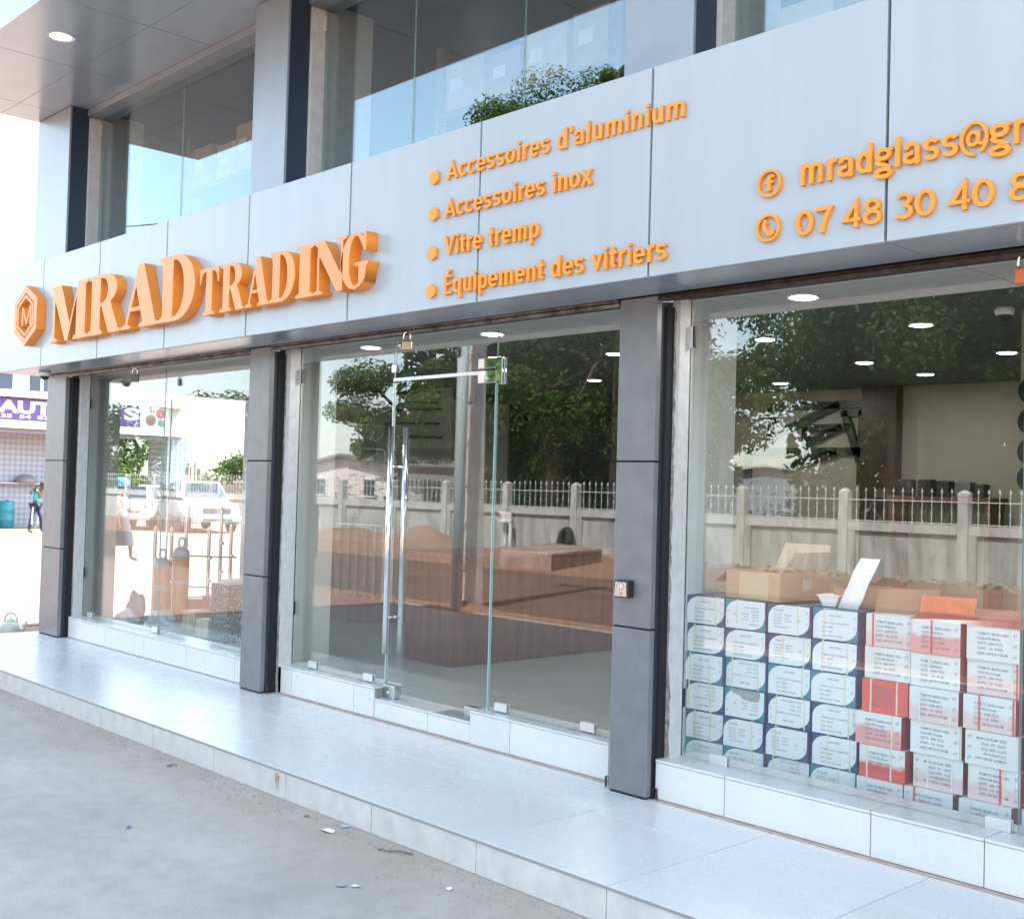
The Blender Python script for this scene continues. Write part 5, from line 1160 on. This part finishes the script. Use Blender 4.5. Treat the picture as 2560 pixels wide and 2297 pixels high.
def person(label, loc, rz, pose, shirt, trousers, H=1.70, hairm=None, skirt=False, hair=True):
    t = thing('person', label, 'person', loc, rz); k = H/1.72; t.scale = (k,k,k)
    P = dict(pel=(0,0,.96,(.13,.105)), bel=(0,0,1.10,(.125,.095)), che=(.01,0,1.30,(.15,.105)), nek=(.01,0,1.47,.055), jaw=(.035,0,1.545,(.066,.07)), skl=(.02,0,1.62,(.078,.092)), top=(.01,0,1.69,(.055,.065)))
    for s, q in (('L',1),('R',-1)):
        P.update({'sh'+s:(.0,.18*q,1.41,.06),'el'+s:(-.02,.22*q,1.13,.043),'wr'+s:(.04,.22*q,.88,.030),'pa'+s:(.055,.22*q,.81,(.034,.022)),'hi'+s:(0,.09*q,.90,.088),'kn'+s:(.02,.095*q,.50,.058),'an'+s:(-.02,.095*q,.09,.040),'to'+s:(.13,.10*q,.035,.034)})
    P.update(pose)
    for s, q in (('L',1),('R',-1)):
        pa, wr = Vector(P['pa'+s][:3]), Vector(P['wr'+s][:3]); d = (pa-wr).normalized(); a = d.orthogonal().normalized(); 
        for i, (off, ln) in enumerate(((-.028,.055),(-.016,.075),(-.003,.082),(.010,.076),(.022,.06))):
            v = pa + a*off*1.1 + d*ln + d.cross(a)*(0.014 if i else 0.03); P['f%d%s'%(i,s)] = (v.x, v.y, v.z, .0085)
    body = skin('body', P, BE, M_skin, t)
    g = 1.16
    def gr(ks, f=g): return {k_:(P[k_][0],P[k_][1],P[k_][2], tuple(r*f for r in P[k_][3]) if isinstance(P[k_][3], tuple) else P[k_][3]*f) for k_ in ks}
    SP = gr(['pel','bel','che','shL','shR'], 1.2)
    for s in 'LR':
        a, b = Vector(P['sh'+s][:3]), Vector(P['el'+s][:3]); c = a.lerp(b, .75); SP['sl'+s] = (c.x,c.y,c.z,.066)
    skin('shirt', SP, [('pel','bel'),('bel','che'),('che','shL'),('che','shR'),('shL','slL'),('shR','slR')], shirt, t)
    if not skirt:
        TP = gr(['pel','hiL','hiR','knL','knR'], 1.18)
        for s in 'LR': a = P['an'+s]; TP['cf'+s] = (a[0],a[1],a[2]+.03,.062)
        skin('trousers', TP, [('pel','hiL'),('pel','hiR'),('hiL','knL'),('hiR','knR'),('knL','cfL'),('knR','cfR')], trousers, t)
    else:
        kl, kr = P['knL'], P['knR']; mx_, mn = max(kl[0],kr[0])+.09, min(kl[0],kr[0])-.09
        v = []; n = 20
        for z, rx, ry, cx_ in ((1.06,.155,.135,0),(.90,.19,.165,0),(.65,(mx_-mn)/2*.95,.17,(mx_+mn)/2*.6),(.36,(mx_-mn)/2*1.1,.19,(mx_+mn)/2)):
            for i in range(n): a = 2*math.pi*i/n; w = 1+.04*math.sin(5*a); v.append((cx_+rx*w*math.cos(a), ry*w*math.sin(a), z))
        f = [(i*n+j, i*n+(j+1)%n, (i+1)*n+(j+1)%n, (i+1)*n+j) for i in range(3) for j in range(n)]
        MB().add(v, f).build('skirt', trousers, t, smooth=True)
    hm = hairm or mat('black_hair', (0.012,0.010,0.010), 0.8)
    if hair:
        bm = bmesh.new(); bmesh.ops.create_icosphere(bm, subdivisions=2, radius=1)
        for vv in bm.verts: vv.co = Vector((vv.co.x*.102-.012, vv.co.y*.086, vv.co.z*.085+1.655)) + Vector((P['skl'][0]-.02, P['skl'][1], P['skl'][2]-1.62))
        bmesh.ops.delete(bm, geom=[vv for vv in bm.verts if vv.co.z < P['skl'][2]+.005 and vv.co.x > P['skl'][0]-.03], context='VERTS')
        me = bpy.data.meshes.new('hair'); bm.to_mesh(me); bm.free(); me.materials.append(hm); o = bpy.data.objects.new('hair', me); COL.objects.link(o); o.parent = t
    hx_, hy_, hz_ = P['skl'][:3]
    for q in (-1, 1):
        MB().lathe([(.001,-.009),(.009,0),(.001,.009)], (hx_+.082, hy_+q*.030, hz_-.005), 8).build('eye', M_white, t)
        MB().lathe([(.001,-.028),(.012,-.012),(.014,.008),(.001,.026)], (hx_-.005, hy_+q*.086, hz_-.012), 8).build('ear', M_skin, t)
    MB().add([(hx_+.088,hy_-.012,hz_-.045),(hx_+.088,hy_+.012,hz_-.045),(hx_+.112,hy_,hz_-.045),(hx_+.088,hy_,hz_+.004)], [(0,1,2),(0,2,3),(1,3,2),(0,3,1)]).build('nose', M_skin, t)
    MB().box(hx_+.078,hx_+.090,hy_-.022,hy_+.022,hz_-.075,hz_-.064).build('mouth', mat('lips',(0.10,0.03,0.03),0.5), t)
    return t
M_teal = mat('teal_shirt', (0.02,0.42,0.40), 0.8, var=0.12, vscale=9); M_navyc = mat('navy_cloth', (0.03,0.035,0.075), 0.85); M_dk = mat('dark_cloth', (0.03,0.04,0.06), 0.9)
p1 = person('person in a teal shirt and navy trousers washing with a hose by neighbour wall', (-25.4,10.55,-0.168), R(40),
  dict(che=(.10,0,1.28,(.15,.105)), bel=(.05,0,1.10,(.13,.1)), nek=(.17,0,1.44,.055), jaw=(.235,0,1.48,(.066,.07)), skl=(.245,0,1.55,(.078,.092)), top=(.24,0,1.62,(.055,.065)),
       shL=(.10,.18,1.39,.06), elL=(.32,.24,1.22,.043), wrL=(.46,.18,1.36,.03), paL=(.50,.15,1.42,(.034,.022)), shR=(.10,-.18,1.39,.06), elR=(-.08,-.26,1.28,.043), wrR=(.10,-.20,1.50,.03), paR=(.16,-.17,1.54,(.034,.022)),
       knL=(.16,.10,.50,.058), anL=(.18,.10,.09,.04), toL=(.32,.11,.035,.034), knR=(-.06,-.10,.50,.058), anR=(-.14,-.10,.09,.04), toR=(.0,-.11,.035,.034)), M_teal, M_navyc, 1.66)
for s in (-1, 1): MB().hexa([(-.05,.172*s-.004,.30),(.0,.172*s-.004,.30),(.0,.172*s+.004,.30),(-.05,.172*s+.004,.30),(-.02,.172*s-.004,.86),(.03,.172*s-.004,.86),(.03,.172*s+.004,.86),(-.02,.172*s+.004,.86)]).build('white_stripe', M_white, p1)
M_oprint = mat('orange_print', (0.70,0.30,0.10), 0.8, col2=(0.62,0.52,0.40), vscale=22)
p2_ = person('person in an orange patterned top and dark skirt walking with a blue bundle', (-12.9,7.52,-0.168), R(46),
  dict(knL=(.20,.09,.50,.058), anL=(.24,.09,.09,.04), toL=(.38,.10,.035,.034), knR=(-.10,-.09,.52,.058), anR=(-.30,-.09,.17,.04), toR=(-.20,-.10,.06,.034), elL=(.06,.24,1.14,.043), wrL=(.26,.20,1.10,.03), paL=(.33,.19,1.11,(.034,.022))), M_oprint, M_dk, 1.66, skirt=True)
o = sack(0, 0, (.17,.15,.12), mat('bright_blue_bag', (0.02,0.42,0.62), 0.45), 'bright blue plastic bundle carried on the walking woman', 21, 'head_bundle', 0.7)
o.location = (-12.9, 7.52, 1.44); o['label'] = 'bright blue bundle balanced on the head of the walking person'
person('person in dark blue clothes standing on the forecourt, mirrored as a silhouette', (-2.55,-2.55,-0.160), R(20), {}, mat('blue_shirt',(0.10,0.17,0.24),0.85), M_dk, 1.74)

# ---- drum, hose, basin
dr = thing('water_drum', 'teal green plastic water drum by the lattice wall', 'drum', (-29.6, 11.15, -0.18))
MB().lathe([(.28,0),(.30,.03),(.30,.28),(.312,.30),(.30,.32),(.30,.60),(.312,.62),(.30,.64),(.30,.90),(.27,.93),(.02,.93)], n=28).build('barrel', mat('teal_plastic', (0.015,0.20,0.24), 0.4, var=0.12, vscale=6), dr, smooth=True)
MB().lathe([(.05,.93),(.05,.96),(.001,.965)], (.12,0,0), 14).build('bung', M_black, dr)
hz_ = []
for i in range(25):
    a = i/24; hz_.append((-25.35-0.6*a-3.0*a*a, 10.75-1.3*a+0.6*math.sin(a*4), max(-0.14, 1.35-3.4*a)))
o = MB().tube(hz_, 0.018, 8).build('garden_hose', mat('pale_green_hose', (0.42,0.60,0.38), 0.4), None, smooth=True); tag(o, 'pale green hose curving from the washing person to the ground', 'hose')
bsn = thing('wall_basin', 'grey half round bowl resting on the ledge of lattice wall', 'bowl', (-30.1, 12.0, 1.38))
MB().lathe([(.36,0),(.34,.10),(.25,.22),(.12,.28),(.01,.29)], n=24).build('bowl', mat('grey_enamel',(0.20,0.21,0.23),0.4), bsn, smooth=True)
lg = MB().box(-30.295,-29.95, 9.5, 13.4, 1.33, 1.378).build('wall_ledge', M_bw2); lg.parent = nb

# ---- kettle on the ground by the step
M_kp = mat('pale_green_plastic', (0.44,0.50,0.42), 0.4)
kt = thing('kettle', 'pale green plastic kettle on the ground beyond the step end', 'kettle', (-2.05, 1.27, -0.168), R(40))
MB().lathe([(.100,0),(.116,.015),(.120,.05),(.118,.11),(.104,.145),(.072,.165),(.050,.172)], n=32).build('body', M_kp, kt, smooth=True)
MB().lathe([(.052,.172),(.046,.186),(.018,.196),(.014,.208),(.001,.211)], n=24).build('lid', M_kp, kt, smooth=True)
MB().tube([(.112,0,.05),(.150,0,.09),(.172,0,.150),(.186,0,.178)], [.024,.018,.013,.012], 10).build('spout', M_kp, kt, smooth=True)
MB().tube([(.075*math.cos(R(a)), 0, .160+.105*math.sin(R(a))) for a in range(0, 181, 12)], .011, 10).build('handle', M_kp, kt, smooth=True)

# ---- vehicles
M_cwh = mat('white_car_paint', (0.50,0.50,0.51), 0.25, coat=0.6); M_cgl = mat('car_window', (0.03,0.04,0.05), 0.08, spec=0.8); M_tyre = mat('tyre', (0.025,0.025,0.026), 0.85); M_rim = mat('rim', (0.5,0.5,0.52), 0.3, 0.9)
M_tail = mat('tail_red', (0.55,0.03,0.03), 0.2); M_hl = mat('headlamp', (0.55,0.58,0.62), 0.08, spec=0.9); M_trimb = mat('car_black_trim', (0.03,0.03,0.032), 0.6)
def loft(st, name, m, par):
    """st: x, z bottom, z top, half width, crown drop"""
    v = []; f = []; n = 10
    for (x, zb, zt, w, dr_) in st:
        zm = zb + (zt-zb)*0.45
        ring_ = [(-w*.90,zb),(-w,zb+.10),(-w,zm),(-w*.965,zt-dr_),(-w*.70,zt),(w*.70,zt),(w*.965,zt-dr_),(w,zm),(w,zb+.10),(w*.90,zb)]
        v += [(x,a,b) for a, b in ring_]
    for i in range(len(st)-1):
        for k in range(n): f.append((i*n+k, i*n+(k+1)%n, (i+1)*n+(k+1)%n, (i+1)*n+k))
    f += [tuple(range(n-1,-1,-1)), tuple(range((len(st)-1)*n, len(st)*n))]
    return MB().add(v, f).build(name, m, par, bevel=0.025, seg=2)
def patch(c, u0, u1, v0, v1, off, name, m, par):
    a, b, d, e = [Vector(q) for q in c]   # bottom-left, bottom-right, top-right, top-left
    L = lambda s, t: (a*(1-s)+b*s)*(1-t) + (e*(1-s)+d*s)*t
    n = (b-a).cross(e-a).normalized()*off
    q = [L(u0,v0),L(u1,v0),L(u1,v1),L(u0,v1)]
    return MB().hexa([x-n*0.3 for x in q]+[x+n for x in q]).build(name, m, par)
def wheel(par, x, y, r=.35):
    w = MB().tube([(x, y-.11, r), (x, y+.11, r)], r, 28).build('wheel', M_tyre, par, bevel=0.02)
    s = 1 if y > 0 else -1
    rm = MB().tube([(x, y+s*.105, r), (x, y+s*.122, r)], r*.62, 24).build('rim', M_rim, w)
    MB().tube([(x, y-s*.02, r+.02), (x, y+s*.005, r+.02)], r+.07, 24).build('wheel_arch', M_trimb, par)
def cabin(par, b, t, zb, zt, wb, wt, m):
    """b,t: (rear x, front x) at base and roof"""
    c = dict(bfl=(b[1],wb,zb), bfr=(b[1],-wb,zb), brl=(b[0],wb,zb), brr=(b[0],-wb,zb), tfl=(t[1],wt,zt), tfr=(t[1],-wt,zt), trl=(t[0],wt,zt), trr=(t[0],-wt,zt))
    MB().hexa([c['brr'],c['bfr'],c['bfl'],c['brl'],c['trr'],c['tfr'],c['tfl'],c['trl']]).build('cabin', m, par, bevel=0.06, seg=3)
    return c
def vehicle(label, cat, loc, rz, kind):
    t = thing(kind, label, cat, loc, rz)
    if kind == 'pickup_truck':
        loft([(-2.60,.58,1.08,.84,.04),(-2.45,.48,1.12,.90,.04),(-1.0,.44,1.14,.92,.05),(1.1,.42,1.13,.92,.06),(1.9,.42,1.08,.91,.10),(2.40,.44,.98,.86,.12),(2.62,.46,.80,.74,.10)], 'body', M_cwh, t)
        c = cabin(t, (-1.15,1.25), (-.85,.48), 1.12, 1.76, .87, .68, M_cwh)
        wx = (-1.55, 1.60)
    else:
        loft([(-2.05,.50,.98,.80,.04),(-1.95,.40,1.02,.85,.05),(-1.0,.36,1.02,.87,.05),(.9,.36,1.00,.87,.06),(1.6,.38,.94,.85,.10),(1.95,.40,.82,.80,.10),(2.1,.44,.70,.70,.06)], 'body', M_cwh, t)
        c = cabin(t, (-1.98,1.05), (-1.62,.15), 1.00, 1.60, .84, .66, M_cwh)
        wx = (-1.30, 1.35)
    patch([c['bfl'],c['bfr'],c['tfr'],c['tfl']][0:0] or [c['bfr'],c['bfl'],c['tfl'],c['tfr']], .06,.94,.10,.90,.012,'windscreen',M_cgl,t)
    patch([c['brl'],c['brr'],c['trr'],c['trl']], .10,.90,.15,.88,.012,'rear_window',M_cgl,t)
    for s, q in (('l',1),('r',-1)):
        cc = [c['bf'+s],c['br'+s],c['tr'+s],c['tf'+s]] if q > 0 else [c['br'+s],c['bf'+s],c['tf'+s],c['tr'+s]]
        for (u0,u1) in (((.08,.46),(.51,.90)) if kind == 'pickup_truck' else ((.10,.40),(.44,.72),(.76,.93))):
            patch(cc, u0,u1,.14,.86,.010,'side_window',M_cgl,t)
    w_ = .80
    for x in wx:
        for s in (-1, 1): wheel(t, x, s*w_, .36 if kind == 'pickup_truck' else .33)
    if kind == 'pickup_truck':
        for s in (-1, 1):
            MB().hexa([(2.30,s*.52,.72),(2.50,s*.52,.74),(2.36,s*.86,.74),(2.15,s*.90,.72),(2.22,s*.52,.99),(2.44,s*.52,.92),(2.30,s*.84,.93),(2.02,s*.89,1.03)]).build('headlight', M_hl, t, bevel=0.02)
            MB().box(.95,1.12,s*.93-.08,s*.93+.08,1.16,1.32).build('wing_mirror', M_cwh, t, bevel=0.03)
            MB().box(-2.64,-2.55,s*.80-.06,s*.80+.06,.72,1.02).build('tail_light', M_tail, t, bevel=0.01)
        MB().box(2.45,2.64,-.48,.48,.66,.86).build('grille', M_trimb, t, bevel=0.02); MB().box(2.40,2.72,-.84,.84,.40,.60).build('bumper', M_cwh, t, bevel=0.05); MB().box(2.50,2.735,-.5,.5,.42,.50).build('air_intake', M_trimb, t)
        MB().box(-2.42,-1.20,-.72,.72,1.10,1.145).build('load_bed', M_trimb, t)
        for s in (-1,1): MB().tube([(-1.3,s*.70,1.13),(-1.25,s*.66,1.55),(-.95,s*.64,1.72)], .03, 8).build('roll_bar', M_rim, t)
    else:
        for s in (-1, 1):
            MB().hexa([(-2.10,s*.60,.78),(-2.02,s*.60,.78),(-1.80,s*.86,.80),(-1.95,s*.86,.80),(-2.06,s*.66,.96),(-1.98,s*.66,.96),(-1.72,s*.85,1.0),(-1.92,s*.85,1.0)]).build('tail_light', M_tail, t, bevel=0.015)
            MB().box(1.75,2.02,s*.62-.12,s*.62+.12,.66,.82).build('headlight', M_hl, t, bevel=0.03)
            MB().box(.72,.86,s*.90-.07,s*.90+.07,1.04,1.18).build('wing_mirror', M_cwh, t, bevel=0.03)
        MB().box(-2.16,-1.95,-.80,.80,.36,.58).build('bumper', M_cwh, t, bevel=0.05); MB().box(-2.085,-2.055,-.26,.26,.62,.74).build('number_plate', mat('plate',(0.7,0.66,0.6),0.5), t)
        MB().box(-1.72,-1.60,-.30,.30,1.585,1.615).build('spoiler', M_trimb, t); MB().tube([(-1.2,0,1.60),(-1.3,0,1.72)], .008, 6).build('aerial', M_black, t)
        MB().box(-2.078,-2.045,-.38,.38,.76,.775).build('tailgate_handle', M_trimb, t)
    return t
vehicle('white pickup truck facing the lane, seen through the left window', 'pickup truck', (-27.3,17.05,-0.168), R(-13), 'pickup_truck')
vehicle('white hatchback seen from behind beside the pickup truck', 'car', (-29.3,16.0,-0.178), R(138), 'hatchback_car')

# ---- farther things in the lane
tree('lane_tree', 'green leafy tree behind the white hatchback across the lane', -43, 20.5, 7, 3.4, 2.2, 2.6, 31, M_leaf2, 14000, .22, .25, 30)['group'] = 'trees across the side lane'
tree('lane_tree', 'low green bush behind the pickup truck across the lane', -40, 27.0, 6, 3.2, 1.4, 1.6, 32, M_leaf2, 12000, .20, .2, 28)['group'] = 'trees across the side lane'
tree('lane_tree', 'farthest low pale green tree at the end of the lane', -44, 33, 6.5, 4.2, 1.6, 2.0, 33, M_leaf2, 12000, .22, .2, 28)['group'] = 'trees across the side lane'
st = thing('palisade', 'row of tall rough wooden stakes with a white rag beside the pillar', 'fence', (-33.9, 19.6, -0.18), R(46))
rr = random.Random(5); M_stake = mat('weathered_stake', (0.36,0.30,0.24), 0.9, var=0.2, vscale=7)
for i in range(9): MB().tube([(i*.13,rr.uniform(-.02,.02),0),(i*.13+rr.uniform(-.03,.03),0,2.5+rr.uniform(-.2,.2))], .045, 7).build('stake', M_stake, st)
o = sack(0,0,(.55,.20,.16), M_paper, 'white rag draped over the wooden stakes beside the pillar', 41, 'white_rag', 0.2); o.location = (-33.5,20.0,2.36)
pf_ = thing('plank_fence', 'weathered vertical plank fence at the far end of the lane', 'fence', (-33.2, 21.4, -0.18), R(50))
for i in range(22): MB().box(i*.16, i*.16+.148, -.015, .015, 0, 1.75+rr.uniform(-.1,.1)).build('plank', M_stake, pf_)
MB().box(0,3.5,.016,.06,.4,.48).build('batten', M_stake, pf_); MB().box(0,3.5,.016,.06,1.3,1.38).build('batten', M_stake, pf_)

# ---- litter on the forecourt
def scrap(x, y, s, m, label, seed, th=0.001):
    rr = random.Random(seed); n = 6; pts = [(s*(.6+.5*rr.random())*math.cos(2*math.pi*i/n), s*(.6+.5*rr.random())*.7*math.sin(2*math.pi*i/n)) for i in range(n)]
    v = [(0,0,.012*rr.random()+.006)] + [(a,b,.002+.010*rr.random()) for a, b in pts]
    o = MB().add(v, [(0,i+1,(i+1)%n+1) for i in range(n)]).build('paper_scrap', m, None); md = o.modifiers.new('s','SOLIDIFY'); md.thickness = .0012
    o.location = (x, y, -0.159); o.rotation_euler = (0,0,rr.uniform(0,6)); return tag(o, label, 'litter', 'scraps lying on the forecourt')
scrap(6.153,-0.149,.055,M_paper,'torn white paper scrap on the concrete near the step',1)
scrap(6.145,-0.035,.028,mat('blue_white_wrap',(0.45,0.48,0.75),0.4),'small crumpled blue and white wrapper against the step',2)
scrap(6.862,-0.561,.036,mat('mauve_paper',(0.34,0.31,0.36),0.8),'mauve grey paper scrap lying beside a white one',3)
scrap(6.915,-0.520,.026,M_paper,'small white paper scrap beside the mauve one',4)
scrap(7.188,-0.223,.022,M_paper,'tiny white scrap nearest to the camera',5)
scrap(5.491,-0.904,.018,mat('blue_scrap',(0.06,0.06,0.30),0.5),'tiny dark blue scrap alone on the concrete',6)
M_twig = mat('dry_twig',(0.16,0.11,0.08),0.9)
for i,(x,y,l,a) in enumerate(((6.66,-.085,.13,.5),(6.578,-.131,.05,.2),(4.437,-.12,.05,1.0),(5.874,-.095,.03,.4),(4.44,-.15,.04,.3))):
    o = MB().tube([(-l/2,0,0),(0,.006,.006),(l/2,0,.002)], .004, 5).build('dry_twig', M_twig); o.location=(x,y,-.154); o.rotation_euler=(0,0,a)
    tag(o, ['long curved dry leaf stalk by the step right of the wrapper','short dry twig between the wrapper and the leaf stalk','short dry twig far left near the step','tiny dry twig near the rust stained tile','short dry twig beside another at far left'][i], 'twig', 'twigs on the forecourt')
# fine sand and grit swept along the foot of the step
gv = []; gf = []; rr = random.Random(8)
for _ in range(2600):
    x = rr.uniform(-1, 11); y = -abs(rr.gauss(0, .16)) - .004; s = rr.uniform(.0015, .006)
    if rr.random() > 0.35+0.65*math.sin(x*2.1)**2: continue
    o_ = len(gv); gv += [(x-s,y-s,-.1595),(x+s,y-s*.6,-.1595),(x,y+s,-.1595),(x,y,-.1595+s*1.1)]; gf += [(o_,o_+1,o_+3),(o_+1,o_+2,o_+3),(o_+2,o_,o_+3)]
o = MB().add(gv, gf).build('grit', mat('grit',(0.34,0.26,0.20),0.95)); o['kind']='stuff'; tag(o,'brown grit and sand gathered along the foot of the step','grit')
